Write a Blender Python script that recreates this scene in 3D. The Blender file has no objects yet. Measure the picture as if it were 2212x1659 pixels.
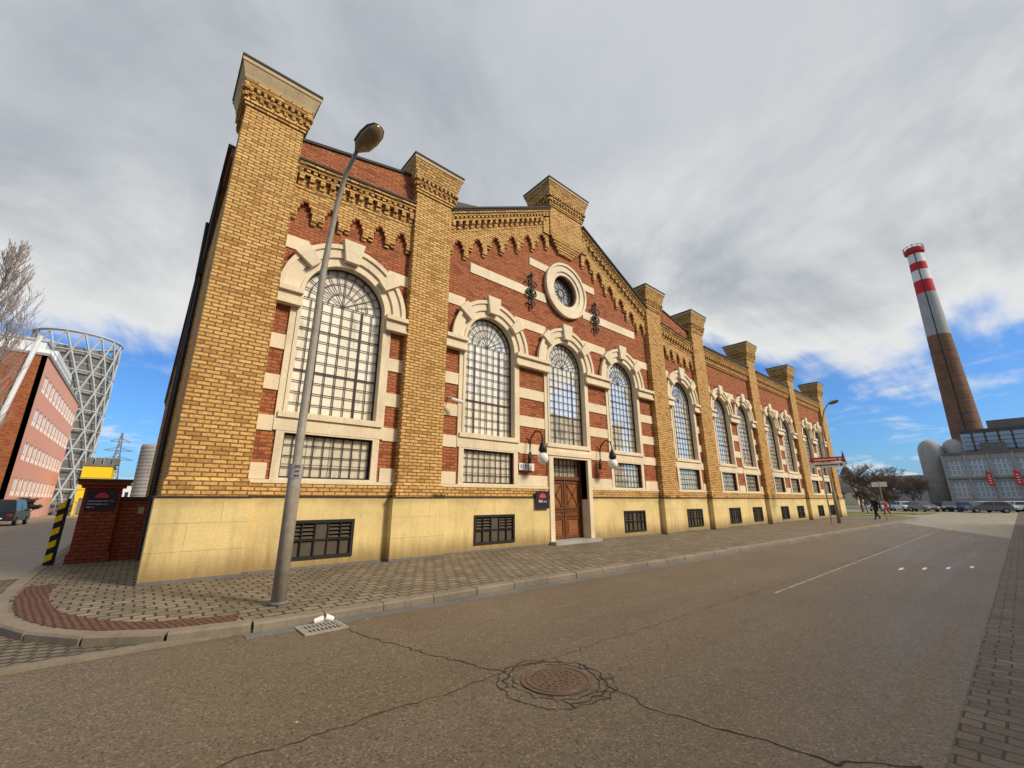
import bpy, bmesh, math, random
from mathutils import Vector, Matrix
from mathutils.geometry import tessellate_polygon
random.seed(7)
S=bpy.context.scene
COL=S.collection
# ---------------------------------------------------------------- materials
MATS={}
def newmat(name):
    m=bpy.data.materials.new(name);m.use_nodes=True;nt=m.node_tree
    b=nt.nodes['Principled BSDF'];MATS[name]=m
    return m,nt,b
def N(nt,t,**k):
    n=nt.nodes.new(t)
    for a,v in k.items():
        if a in n.inputs: n.inputs[a].default_value=v
        else: setattr(n,a,v)
    return n
def L(nt,a,b): nt.links.new(a,b)
def mixc(nt,fac,a,b,blend='MIX'):
    n=nt.nodes.new('ShaderNodeMix');n.data_type='RGBA';n.blend_type=blend;n.clamp_factor=True
    for s,v in ((0,fac),(6,a),(7,b)):
        if hasattr(v,'is_output') or hasattr(v,'links'): nt.links.new(v,n.inputs[s])
        else: n.inputs[s].default_value=v if s==0 else (v[0],v[1],v[2],1)
    return n.outputs[2]
def mth(nt,op,a,b=None,c=None,clamp=False):
    n=nt.nodes.new('ShaderNodeMath');n.operation=op;n.use_clamp=clamp
    for i,v in enumerate((a,b,c)):
        if v is None: continue
        if hasattr(v,'links'): nt.links.new(v,n.inputs[i])
        else: n.inputs[i].default_value=v
    return n.outputs[0]
def maprange(nt,v,a,b,c,d,smooth=False):
    n=nt.nodes.new('ShaderNodeMapRange');n.clamp=True
    if smooth:n.interpolation_type='SMOOTHSTEP'
    nt.links.new(v,n.inputs[0])
    for i,x in enumerate((a,b,c,d)): n.inputs[i+1].default_value=x
    return n.outputs[0]
def noise(nt,vec,scale,detail=4,rough=.6,dist=0):
    n=N(nt,'ShaderNodeTexNoise');n.inputs['Scale'].default_value=scale;n.inputs['Detail'].default_value=detail
    n.inputs['Roughness'].default_value=rough;n.inputs['Distortion'].default_value=dist
    if vec is not None: nt.links.new(vec,n.inputs['Vector'])
    return n.outputs[0]
def pos(nt): return nt.nodes.new('ShaderNodeNewGeometry').outputs['Position']
def wallvec(nt):
    g=pos(nt);s=nt.nodes.new('ShaderNodeSeparateXYZ');nt.links.new(g,s.inputs[0])
    u=mth(nt,'ADD',s.outputs[0],s.outputs[1]);c=nt.nodes.new('ShaderNodeCombineXYZ')
    nt.links.new(u,c.inputs[0]);nt.links.new(s.outputs[2],c.inputs[1]);return c.outputs[0],g,s
def bump(nt,h,strength,dist,b):
    n=N(nt,'ShaderNodeBump');n.inputs['Strength'].default_value=strength;n.inputs['Distance'].default_value=dist
    nt.links.new(h,n.inputs['Height']);nt.links.new(n.outputs[0],b.inputs['Normal'])
def brickmat(name,c1,c2,mort,w=.30,h=.10,ms=.017,grime=.35,rough=.85,odd=None):
    m,nt,b=newmat(name);v,g,s=wallvec(nt)
    def bt(c1,c2,mort,bias):
        t=N(nt,'ShaderNodeTexBrick');L(nt,v,t.inputs['Vector'])
        t.offset=.5;t.inputs['Scale'].default_value=1;t.inputs['Brick Width'].default_value=w;t.inputs['Row Height'].default_value=h
        t.inputs['Mortar Size'].default_value=ms;t.inputs['Mortar Smooth'].default_value=.2;t.inputs['Bias'].default_value=bias
        t.inputs['Color1'].default_value=(*c1,1);t.inputs['Color2'].default_value=(*c2,1);t.inputs['Mortar'].default_value=(*mort,1);return t
    t=bt(c1,c2,mort,0);base=t.outputs[0]
    if odd:
        t2=bt((0,0,0),(1,1,1),(0,0,0),-.15);sel=maprange(nt,t2.outputs[0],.66,.74,0,.8);base=mixc(nt,sel,base,odd)
    n1=noise(nt,g,.55,4,.65);n2=noise(nt,g,14,2,.6)
    mp=N(nt,'ShaderNodeMapping');mp.inputs['Scale'].default_value=(3,3,.35);L(nt,g,mp.inputs[0]);n3=noise(nt,mp.outputs[0],1,3,.7)
    f=maprange(nt,n1,.35,.75,0,grime);c=mixc(nt,f,base,tuple(x*.45 for x in c1))
    f3=maprange(nt,n3,.5,.75,0,grime*.8);c=mixc(nt,f3,c,tuple(x*.4 for x in c2))
    f2=maprange(nt,n2,.35,.65,.80,1.18)
    cc=N(nt,'ShaderNodeHueSaturation');L(nt,c,cc.inputs['Color']);L(nt,f2,cc.inputs['Value'])
    L(nt,cc.outputs[0],b.inputs['Base Color']);b.inputs['Roughness'].default_value=rough;b.inputs['Specular IOR Level'].default_value=.25
    inv=mth(nt,'SUBTRACT',1,t.outputs['Fac']);hh=mth(nt,'MULTIPLY_ADD',n2,.3,inv);bump(nt,hh,.7,.014,b)
    return m
brickmat('yellow_brick',(.76,.46,.16),(.58,.315,.09),(.19,.095,.034),grime=.26,odd=(.43,.21,.06))
brickmat('red_brick',(.50,.165,.06),(.36,.10,.035),(.19,.08,.038),grime=.28,odd=(.27,.06,.028))
brickmat('dark_red_brick',(.36,.075,.032),(.25,.05,.023),(.12,.04,.025),grime=.3)
def plaster(name,c,grime=.35,rough=.8,sc=.8,dark=.45,base=0,spec=.3,bmp=.25):
    m,nt,b=newmat(name);g=pos(nt)
    n1=noise(nt,g,sc,5,.65);n2=noise(nt,g,22,2,.6)
    mp=N(nt,'ShaderNodeMapping');mp.inputs['Scale'].default_value=(4,4,.4);L(nt,g,mp.inputs[0]);n3=noise(nt,mp.outputs[0],1.2,4,.7)
    col=mixc(nt,maprange(nt,n1,.4,.75,0,grime),c,tuple(x*dark for x in c))
    col=mixc(nt,maprange(nt,n3,.52,.72,0,grime*.7),col,(c[0]*.45,c[1]*.4,c[2]*.35))
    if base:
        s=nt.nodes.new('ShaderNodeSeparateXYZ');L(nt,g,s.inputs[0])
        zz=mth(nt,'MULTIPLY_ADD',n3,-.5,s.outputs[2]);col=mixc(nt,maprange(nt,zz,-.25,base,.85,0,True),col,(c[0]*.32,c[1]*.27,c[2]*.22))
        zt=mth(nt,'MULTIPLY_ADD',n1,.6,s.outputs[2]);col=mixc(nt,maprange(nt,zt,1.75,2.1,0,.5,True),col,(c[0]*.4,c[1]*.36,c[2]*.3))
    h=N(nt,'ShaderNodeHueSaturation');L(nt,col,h.inputs['Color']);L(nt,maprange(nt,n2,.3,.7,.9,1.08),h.inputs['Value'])
    L(nt,h.outputs[0],b.inputs['Base Color']);b.inputs['Roughness'].default_value=rough;b.inputs['Specular IOR Level'].default_value=spec
    bump(nt,n2,bmp,.01,b);return m
plaster('cream_stone',(.80,.66,.45),.38)
plaster('cap_stone',(.52,.38,.21),.6)
plaster('pink_render',(.88,.42,.30),.1)
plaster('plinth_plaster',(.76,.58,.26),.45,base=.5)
plaster('dark_flashing',(.06,.045,.04),.3)
plaster('concrete',(.38,.36,.33),.5)
plaster('concrete_dark',(.18,.165,.15),.6)
plaster('white_panel',(.76,.76,.75),.1)
plaster('iron',(.022,.018,.016),.2,rough=.5)
plaster('louvre',(.10,.075,.05),.4,rough=.6)
plaster('galvanised',(.34,.30,.24),.5,rough=.55,sc=5)
plaster('kerb_stone',(.25,.205,.15),.6)
plaster('lamp_grey',(.24,.17,.10),.4,rough=.45,sc=4)
plaster('wood',(.30,.11,.034),.7,rough=.5,sc=3)
plaster('wood_dark',(.16,.058,.02),.6,rough=.5,sc=3)
plaster('roof_metal',(.12,.10,.09),.4)
plaster('chimney_red',(.55,.03,.035),.2,sc=.3)
plaster('chimney_white',(.76,.74,.72),.25,sc=.3)
plaster('chimney_grey',(.42,.40,.39),.6,sc=.25)
plaster('yellow_paint',(.85,.58,.02),.1)
plaster('black_paint',(.02,.02,.02),.1)
plaster('red_paint',(.6,.04,.035),.1,rough=.5)
plaster('white_paint',(.80,.78,.74),.1,rough=.5)
plaster('bark',(.15,.11,.085),.4)
plaster('bark_light',(.30,.24,.21),.3)
plaster('steel_lattice',(.46,.47,.47),.2,rough=.5)
plaster('cream_wall',(.62,.52,.36),.3)
plaster('far_town',(.30,.29,.30),.5,sc=.05)
plaster('terracotta',(.38,.14,.08),.3)
plaster('cloth_black',(.014,.014,.017),.3)
plaster('cloth_red',(.4,.03,.03),.3)
plaster('skin',(.5,.3,.22),.1)
plaster('sign_dark',(.03,.02,.035),.1,rough=.4)
plaster('manhole_iron',(.15,.095,.06),.5,rough=.5,sc=12)
plaster('tyre',(.02,.02,.02),.1)
plaster('weed',(.07,.06,.02),.3)
def simple(name,c,rough=.5,metal=0,coat=0,spec=.5):
    m,nt,b=newmat(name);b.inputs['Base Color'].default_value=(*c,1);b.inputs['Roughness'].default_value=rough
    b.inputs['Metallic'].default_value=metal;b.inputs['Coat Weight'].default_value=coat;b.inputs['Specular IOR Level'].default_value=spec
    return m
for n,c in (('car_silver',(.45,.46,.47)),('car_white',(.75,.75,.74)),('car_black',(.02,.02,.025)),('car_blue',(.05,.09,.2)),('car_grey',(.14,.14,.15)),('car_red',(.35,.03,.03))):
    simple(n,c,.3,0,.6)
simple('dark_glass',(.03,.04,.05),.05);simple('opal_glass',(.85,.82,.75),.15)
simple('white_text',(.8,.8,.8),.6);simple('red_mark',(.55,.04,.04),.6);simple('black_text',(.02,.02,.02),.6)
simple('hubcap',(.4,.4,.4),.3,.8);simple('light_glass',(.75,.72,.65),.2);simple('tail_light',(.4,.02,.02),.2)
simple('lamp_lens',(.20,.14,.08),.15)
simple('office_glass',(.30,.36,.42),.1)
m,nt,b=newmat('window_glass');nt.nodes.remove(b);o=nt.nodes['Material Output']
tr=N(nt,'ShaderNodeBsdfTransparent');tr.inputs[0].default_value=(.99,.99,.98,1);gl=N(nt,'ShaderNodeBsdfGlossy');gl.inputs['Roughness'].default_value=.02
gl.inputs[0].default_value=(.95,.93,.88,1)
lw=N(nt,'ShaderNodeFresnel');lw.inputs[0].default_value=1.45
bp=N(nt,'ShaderNodeBump');bp.inputs['Strength'].default_value=.1;bp.inputs['Distance'].default_value=.05;L(nt,noise(nt,pos(nt),1.6,1,.5),bp.inputs['Height']);L(nt,bp.outputs[0],gl.inputs['Normal'])
mx=N(nt,'ShaderNodeMixShader');L(nt,mth(nt,'MULTIPLY_ADD',lw.outputs[0],.45,.02,True),mx.inputs[0]);L(nt,tr.outputs[0],mx.inputs[1]);L(nt,gl.outputs[0],mx.inputs[2]);L(nt,mx.outputs[0],o.inputs[0])
m,nt,b=newmat('window_blinds');v,g,s=wallvec(nt)
t=N(nt,'ShaderNodeTexBrick');L(nt,v,t.inputs['Vector']);t.offset=0;t.inputs['Scale'].default_value=1;t.inputs['Brick Width'].default_value=.62;t.inputs['Row Height'].default_value=2.6
t.inputs['Mortar Size'].default_value=.016;t.inputs['Color1'].default_value=(.97,.89,.74,1);t.inputs['Color2'].default_value=(.90,.80,.63,1);t.inputs['Mortar'].default_value=(.42,.35,.26,1)
mp=N(nt,'ShaderNodeMapping');mp.inputs['Scale'].default_value=(2.4,2.4,.6);L(nt,g,mp.inputs[0])
nn=noise(nt,mp.outputs[0],1.3,5,.65,.3);c=mixc(nt,maprange(nt,nn,.54,.70,0,.6),t.outputs[0],(.30,.26,.20))  # dark patches paint streaky pane reflections onto the blinds
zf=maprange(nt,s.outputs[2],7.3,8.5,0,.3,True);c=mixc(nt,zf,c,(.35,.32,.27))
L(nt,c,b.inputs['Base Color']);b.inputs['Roughness'].default_value=.8
def asphalt(name,c,sheen=.5):
    m,nt,b=newmat(name);g=pos(nt)
    n1=noise(nt,g,.35,5,.6);n2=noise(nt,g,90,2,.8);n3=noise(nt,g,4,4,.7)
    mp=N(nt,'ShaderNodeMapping');mp.inputs['Scale'].default_value=(.12,1.6,1);L(nt,g,mp.inputs[0]);n4=noise(nt,mp.outputs[0],1,4,.6)
    col=mixc(nt,maprange(nt,n1,.35,.7,0,.55),c,tuple(x*.6 for x in c))
    col=mixc(nt,maprange(nt,n4,.45,.7,0,.45),col,tuple(x*1.3 for x in c))
    col=mixc(nt,maprange(nt,n3,.55,.75,0,.35),col,tuple(x*.55 for x in c))
    vo=N(nt,'ShaderNodeTexVoronoi');vo.inputs['Scale'].default_value=60;L(nt,g,vo.inputs['Vector'])
    sx=N(nt,'ShaderNodeSeparateColor');L(nt,vo.outputs['Color'],sx.inputs[0])
    col=mixc(nt,maprange(nt,sx.outputs[0],.8,.95,0,.6),col,tuple(min(1,x*2.2) for x in c))
    col=mixc(nt,maprange(nt,sx.outputs[1],.75,.95,0,.7),col,tuple(x*.25 for x in c))
    h=N(nt,'ShaderNodeHueSaturation');L(nt,col,h.inputs['Color']);L(nt,maprange(nt,n2,.3,.7,.68,1.28),h.inputs['Value'])
    L(nt,h.outputs[0],b.inputs['Base Color']);L(nt,maprange(nt,n4,.3,.7,.42,.68),b.inputs['Roughness']);b.inputs['Specular IOR Level'].default_value=sheen
    bump(nt,mth(nt,'ADD',n2,sx.outputs[0]),.6,.007,b)
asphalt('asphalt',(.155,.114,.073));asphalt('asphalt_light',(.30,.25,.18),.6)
def pavers(name,c1,c2,mort,w,h,ms,rot=0):
    m,nt,b=newmat(name);g=pos(nt);mp=N(nt,'ShaderNodeMapping');mp.inputs['Rotation'].default_value=(0,0,rot);L(nt,g,mp.inputs[0])
    wn=N(nt,'ShaderNodeTexNoise');wn.inputs['Scale'].default_value=1.3;wn.inputs['Detail'].default_value=2;L(nt,g,wn.inputs['Vector'])
    va=N(nt,'ShaderNodeVectorMath');va.operation='MULTIPLY_ADD';L(nt,wn.outputs['Color'],va.inputs[0]);va.inputs[1].default_value=(.10,.10,0);L(nt,mp.outputs[0],va.inputs[2])
    t=N(nt,'ShaderNodeTexBrick');L(nt,va.outputs[0],t.inputs['Vector']);t.offset=.5;t.inputs['Scale'].default_value=1;t.inputs['Brick Width'].default_value=w;t.inputs['Row Height'].default_value=h
    t.inputs['Mortar Size'].default_value=ms;t.inputs['Mortar Smooth'].default_value=.6
    t.inputs['Color1'].default_value=(*c1,1);t.inputs['Color2'].default_value=(*c2,1);t.inputs['Mortar'].default_value=(*mort,1)
    n1=noise(nt,g,.8,5,.65);n2=noise(nt,g,35,3,.7)
    col=mixc(nt,maprange(nt,n1,.42,.7,0,.65),t.outputs[0],tuple(x*.4 for x in c1))
    hs=N(nt,'ShaderNodeHueSaturation');L(nt,col,hs.inputs['Color']);L(nt,maprange(nt,n2,.3,.7,.72,1.22),hs.inputs['Value'])
    L(nt,hs.outputs[0],b.inputs['Base Color']);b.inputs['Roughness'].default_value=.7;b.inputs['Specular IOR Level'].default_value=.35
    inv=mth(nt,'SUBTRACT',1,t.outputs['Fac']);bump(nt,mth(nt,'MULTIPLY_ADD',n2,.35,inv),.9,.02,b)
pavers('pavement_setts',(.29,.23,.155),(.18,.14,.095),(.035,.026,.018),.27,.235,.022)
pavers('apron_setts',(.23,.18,.125),(.15,.12,.085),(.035,.027,.018),.17,.14,.02,.5)
pavers('gutter_bricks',(.19,.14,.10),(.12,.09,.065),(.055,.042,.03),.24,.16,.010,1.5708)
pavers('tactile_paving',(.24,.10,.06),(.17,.075,.045),(.05,.025,.018),.09,.09,.02,.3)
m,nt,b=newmat('grass');g=pos(nt);c=mixc(nt,maprange(nt,noise(nt,g,2,6,.7),.35,.65,0,1),(.15,.19,.035),(.24,.21,.07));L(nt,c,b.inputs['Base Color']);b.inputs['Roughness'].default_value=.9
m,nt,b=newmat('ground_earth');g=pos(nt);c=mixc(nt,maprange(nt,noise(nt,g,.05,6,.7),.35,.65,0,1),(.15,.14,.11),(.10,.11,.06));L(nt,c,b.inputs['Base Color']);b.inputs['Roughness'].default_value=.9
m,nt,b=newmat('worn_marking_and_glint');o=nt.nodes['Material Output'];b.inputs['Base Color'].default_value=(.58,.52,.42,1);b.inputs['Roughness'].default_value=.7
tr=N(nt,'ShaderNodeBsdfTransparent');mx=N(nt,'ShaderNodeMixShader');L(nt,maprange(nt,noise(nt,pos(nt),9,5,.75),.40,.60,0,.6),mx.inputs[0]);L(nt,tr.outputs[0],mx.inputs[1]);L(nt,b.outputs[0],mx.inputs[2]);L(nt,mx.outputs[0],o.inputs[0])
simple('crack',(.03,.022,.014),.9)
# ---------------------------------------------------------------- builder
class B:
    def __init__(s,name): s.name=name;s.v=[];s.f=[];s.m=[];s.mats=[]
    def mi(s,mat):
        if mat not in s.mats:s.mats.append(mat)
        return s.mats.index(mat)
    def add(s,vs,fs,mat):
        o=len(s.v);k=s.mi(mat);s.v+= [tuple(p) for p in vs]
        for f in fs: s.f.append([i+o for i in f]);s.m.append(k)
    def box(s,x0,x1,y0,y1,z0,z1,mat):
        s.add([(x0,y0,z0),(x1,y0,z0),(x1,y1,z0),(x0,y1,z0),(x0,y0,z1),(x1,y0,z1),(x1,y1,z1),(x0,y1,z1)],
              [(0,3,2,1),(4,5,6,7),(0,1,5,4),(1,2,6,5),(2,3,7,6),(3,0,4,7)],mat)
    def frus(s,a,b,z0,z1,mat):
        x0,x1,y0,y1=a;X0,X1,Y0,Y1=b
        s.add([(x0,y0,z0),(x1,y0,z0),(x1,y1,z0),(x0,y1,z0),(X0,Y0,z1),(X1,Y0,z1),(X1,Y1,z1),(X0,Y1,z1)],
              [(0,3,2,1),(4,5,6,7),(0,1,5,4),(1,2,6,5),(2,3,7,6),(3,0,4,7)],mat)
    def slab(s,xa,za,xb,zb,h0,h1,y0,y1,mat):
        s.add([(xa,y0,za+h0),(xb,y0,zb+h0),(xb,y1,zb+h0),(xa,y1,za+h0),(xa,y0,za+h1),(xb,y0,zb+h1),(xb,y1,zb+h1),(xa,y1,za+h1)],
              [(0,3,2,1),(4,5,6,7),(0,1,5,4),(1,2,6,5),(2,3,7,6),(3,0,4,7)],mat)
    def prism(s,outer,holes,y0,y1,mat,back=False,axis='y'):
        loops=[outer]+holes;pl=[[Vector((p[0],p[1],0)) for p in l] for l in loops]
        tri=tessellate_polygon(pl);flat=[p for l in loops for p in l]
        def P(p,y): return (p[0],y,p[1]) if axis=='y' else (p[0],p[1],y)
        s.add([P(p,y0) for p in flat],[tuple(t) for t in tri],mat)
        if back: s.add([P(p,y1) for p in flat],[tuple(t) for t in tri],mat)
        for l in loops:
            n=len(l);s.add([P(p,y0) for p in l]+[P(p,y1) for p in l],[(i,(i+1)%n,(i+1)%n+n,i+n) for i in range(n)],mat)
    def tube(s,path,rad,mat,n=8,cap=True):
        path=[Vector(p) for p in path]
        if not hasattr(rad,'__len__'): rad=[rad]*len(path)
        rings=[];k=len(path);ref=None
        for i,p in enumerate(path):
            d=(path[min(i+1,k-1)]-path[max(i-1,0)]).normalized()
            if ref is None: ref=Vector((1,0,0)) if abs(d.x)<.8 else Vector((0,1,0))
            a=d.cross(ref).normalized();bb=d.cross(a);ref=a.cross(d)
            rings.append([p+(a*math.cos(2*math.pi*j/n)+bb*math.sin(2*math.pi*j/n))*rad[i] for j in range(n)])
        vs=[q for r in rings for q in r];fs=[]
        for i in range(k-1):
            for j in range(n): fs.append((i*n+j,i*n+(j+1)%n,(i+1)*n+(j+1)%n,(i+1)*n+j))
        if cap: fs.append(tuple(range(n)));fs.append(tuple((k-1)*n+j for j in range(n)))
        s.add(vs,fs,mat)
    def lathe(s,c,prof,mat,n=20,M=None):
        vs=[];k=len(prof)
        for r,z in prof:
            for j in range(n):
                a=2*math.pi*j/n;p=Vector((r*math.cos(a),r*math.sin(a),z))
                if M is not None:p=M@p
                vs.append(Vector(c)+p)
        fs=[(i*n+j,i*n+(j+1)%n,(i+1)*n+(j+1)%n,(i+1)*n+j) for i in range(k-1) for j in range(n)]
        fs+=[tuple(range(n)),tuple((k-1)*n+j for j in range(n))]
        s.add(vs,fs,mat)
    def finish(s,parent=None,smooth=False,bevel=0,M=None):
        me=bpy.data.meshes.new(s.name);me.from_pydata(s.v,[],s.f)
        for x in s.mats: me.materials.append(MATS[x])
        for i,p in enumerate(me.polygons): p.material_index=s.m[i];p.use_smooth=smooth
        bm=bmesh.new();bm.from_mesh(me)
        if bevel or smooth: bmesh.ops.remove_doubles(bm,verts=bm.verts,dist=.0002)
        bmesh.ops.recalc_face_normals(bm,faces=bm.faces);bm.to_mesh(me);bm.free()
        ob=bpy.data.objects.new(s.name,me);COL.objects.link(ob)
        if parent: ob.parent=parent
        if M is not None: ob.matrix_local=M
        if bevel:
            md=ob.modifiers.new('b','BEVEL');md.width=bevel;md.segments=2;md.limit_method='ANGLE'
        return ob
def empty(name,loc=(0,0,0),rot=0):
    e=bpy.data.objects.new(name,None);e.location=loc;e.rotation_euler=(0,0,rot);COL.objects.link(e);return e
def text(name,body,loc,rot,size,mat,parent=None,align='CENTER'):
    c=bpy.data.curves.new(name,'FONT');c.body=body;c.size=size;c.align_x=align;c.align_y='CENTER';c.extrude=.002;c.materials.append(MATS[mat])
    o=bpy.data.objects.new(name,c);o.location=loc;o.rotation_euler=rot;COL.objects.link(o)
    if parent:o.parent=parent
    return o
# ---------------------------------------------------------------- the hall
hall=empty('brick_industrial_hall')
WY=.35; ZP=1.77; CXM=13.93
PIL=[(.38,1.90),(5.76,7.26),(20.60,22.10),(25.96,27.48),(34.9,36.4),(44.2,45.7),(53.5,55.1)]
walls=B('walls');pil=B('pilasters');stone=B('stone_trim');plin=B('plinth');corn=B('cornices')
grid=B('window_bars');glass=B('window_glazing');blind=B('window_blinds');vent=B('cellar_vents');iron=B('iron_anchors')
ARC=24
def arc(cx,cz,r,a0,a1,n): return [(cx+r*math.cos(a0+(a1-a0)*i/n),cz+r*math.sin(a0+(a1-a0)*i/n)) for i in range(n+1)]
def archpoly(cx,hw,z0,zs): return [(cx-hw,z0),(cx+hw,z0)]+arc(cx,zs,hw,0,math.pi,ARC)
ZB,ZS=3.95,7.45
GD=.20;BL=.235
def window(cx,hw,R,x0,x1,pr=1):
    f=.26
    stone.prism(archpoly(cx,hw+f,3.45,ZS),[archpoly(cx,hw,ZB,ZS)],WY-.06,WY+.02,'cream_stone')
    stone.prism(archpoly(cx,hw+.09,ZB-.02,ZS),[archpoly(cx,hw-.01,ZB+.02,ZS)],WY-.09,WY+.18,'cream_stone')
    ri=hw+f+.002
    stone.prism(arc(cx,ZS,R,0,math.pi,ARC)+arc(cx,ZS,ri,math.pi,0,ARC),[],WY-.13,WY+.02,'cream_stone')
    stone.prism(arc(cx,ZS,R+.05,0,math.pi,ARC)+arc(cx,ZS,R-.09,math.pi,0,ARC),[],WY-.19,WY-.1,'cream_stone')
    for a,w in ((90,.155),(42,.12),(138,.12)):
        a=math.radians(a);r0=hw+.14;r1=R+(.24 if w>.14 else .15)
        q=[(cx+r0*math.cos(a-w),ZS+r0*math.sin(a-w)),(cx+r1*math.cos(a-w*1.02),ZS+r1*math.sin(a-w*1.02)),(cx+r1*math.cos(a+w*1.02),ZS+r1*math.sin(a+w*1.02)),(cx+r0*math.cos(a+w),ZS+r0*math.sin(a+w))]
        stone.prism(q,[],WY-.27,WY,'cream_stone')
    for a,b in ((x0,cx-hw-.03),(cx+hw+.03,x1)):
        stone.box(a,b,WY-.2,WY+.02,7.02,7.30,'cream_stone');stone.box(a-.03 if a!=x0 else a,b,WY-.30,WY+.02,7.302,7.44,'cream_stone')
        stone.box(a,b,WY-.25,WY+.02,6.94,7.018,'cream_stone')
    stone.box(cx-hw-.2,cx+hw+.2,WY-.12,WY+.18,3.80,3.945,'cream_stone')
    gy=WY+GD
    glass.prism(archpoly(cx,hw,ZB,ZS),[],gy,gy+.01,'window_glass')
    blind.box(cx-hw-.05,cx+hw+.05,WY+BL,WY+BL+.02,ZB-.1,ZS+hw+.05,'window_blinds')
    grid.prism(archpoly(cx,hw,ZB,ZS),[archpoly(cx,hw-.045,ZB+.045,ZS)],gy-.04,gy-.005,'iron')
    nv=8;bt=.0125
    for i in range(1,nv):
        x=cx-hw+2*hw*i/nv;t=.023 if i in(2,6) else bt
        grid.box(x-t,x+t,gy-.022,gy-.006,ZB+.05,ZS,'iron')
    z=ZB
    k=0
    while z<ZS-.1:
        z+=.318;k+=1;t=.02 if k in(4,8) else bt
        grid.box(cx-hw+.04,cx+hw-.04,gy-.021,gy-.007,min(z,ZS)-t,min(z,ZS)+t,'iron')
    for rr in (.36,.62,.82):
        r=hw*rr;grid.prism(arc(cx,ZS,r+bt,0,math.pi,16)+arc(cx,ZS,r-bt,math.pi,0,16),[],gy-.021,gy-.007,'iron')
    for i in range(0,13):
        a=math.pi*i/12;c,s_=math.cos(a),math.sin(a);r0=hw*.36 if i%2 else .0;r1=hw-.03
        q=[(cx+r0*c-s_*bt,ZS+r0*s_+c*bt),(cx+r1*c-s_*bt,ZS+r1*s_+c*bt),(cx+r1*c+s_*bt,ZS+r1*s_-c*bt),(cx+r0*c+s_*bt,ZS+r0*s_-c*bt)]
        grid.prism(q,[],gy-.020,gy-.008,'iron')
def lowwin(cx,hw,z0=2.24,z1=3.40):
    gy=WY+.12
    stone.prism([(cx-hw-.2,z0-.05),(cx+hw+.2,z0-.05),(cx+hw+.2,3.448),(cx-hw-.2,3.448)],[[(cx-hw,z0),(cx+hw,z0),(cx+hw,z1),(cx-hw,z1)]],WY-.05,WY+.02,'cream_stone')
    glass.box(cx-hw,cx+hw,gy,gy+.01,z0,z1,'window_glass');blind.box(cx-hw,cx+hw,gy+.03,gy+.05,z0,z1,'window_blinds')
    grid.prism([(cx-hw,z0),(cx+hw,z0),(cx+hw,z1),(cx-hw,z1)],[[(cx-hw+.045,z0+.045),(cx+hw-.045,z0+.045),(cx+hw-.045,z1-.045),(cx-hw+.045,z1-.045)]],gy-.04,gy-.005,'iron')
    for i in range(1,9): x=cx-hw+2*hw*i/9;grid.box(x-.0125,x+.0125,gy-.022,gy-.006,z0,z1,'iron')
    for i in range(1,4): z=z0+(z1-z0)*i/4;grid.box(cx-hw,cx+hw,gy-.021,gy-.007,z-.012,z+.012,'iron')
def cellar(x0,x1,z0=.25,z1=1.15):
    y=.27
    vent.box(x0,x1,y+.12,y+.14,z0,z1,'black_paint')
    vent.prism([(x0-.03,z0-.03),(x1+.03,z0-.03),(x1+.03,z1+.03),(x0-.03,z1+.03)],[[(x0+.05,z0+.05),(x1-.05,z0+.05),(x1-.05,z1-.05),(x0+.05,z1-.05)]],y-.03,y+.06,'black_paint')
    m_=(x0+x1)/2
    for a,b in ((x0+.05,m_-.2),(m_+.2,x1-.05)):
        for i in range(4):
            z=(z0+z1)/2+.02+(z1-z0-.2)*.5*i/3.6;vent.add([(a,y,z),(b,y,z),(b,y+.08,z+.07),(a,y+.08,z+.07)],[(0,1,2,3)],'louvre')
        vent.box(a,b,y+.04,y+.07,z0+.05,(z0+z1)/2-.02,'louvre')
    vent.box(m_-.2,m_+.2,y+.02,y+.05,z0+.05,z1-.05,'louvre')
    for t in (.2,.4,.6,.8): x=x0+(x1-x0)*t;vent.box(x-.015,x+.015,y-.02,y+.05,z0,z1,'black_paint')
    vent.box(x0,x1,y-.019,y+.05,(z0+z1)/2-.03,(z0+z1)/2,'black_paint')
def bands(x0,x1,zl=((5.65,6.07),(4.5,4.92),(3.42,3.82),(2.2,2.6))):
    for a,b in zl: stone.box(x0,x1,WY-.035,WY+.02,a,b,'cream_stone')
def teeth(fn,x0,x1,step,w,h0,h1,y0,y1,mat='yellow_brick'):
    x=x0+step/2
    while x<x1-w/2:
        corn.slab(x-w/2,fn(x-w/2),x+w/2,fn(x+w/2),h0,h1,y0,y1,mat);x+=step
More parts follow.
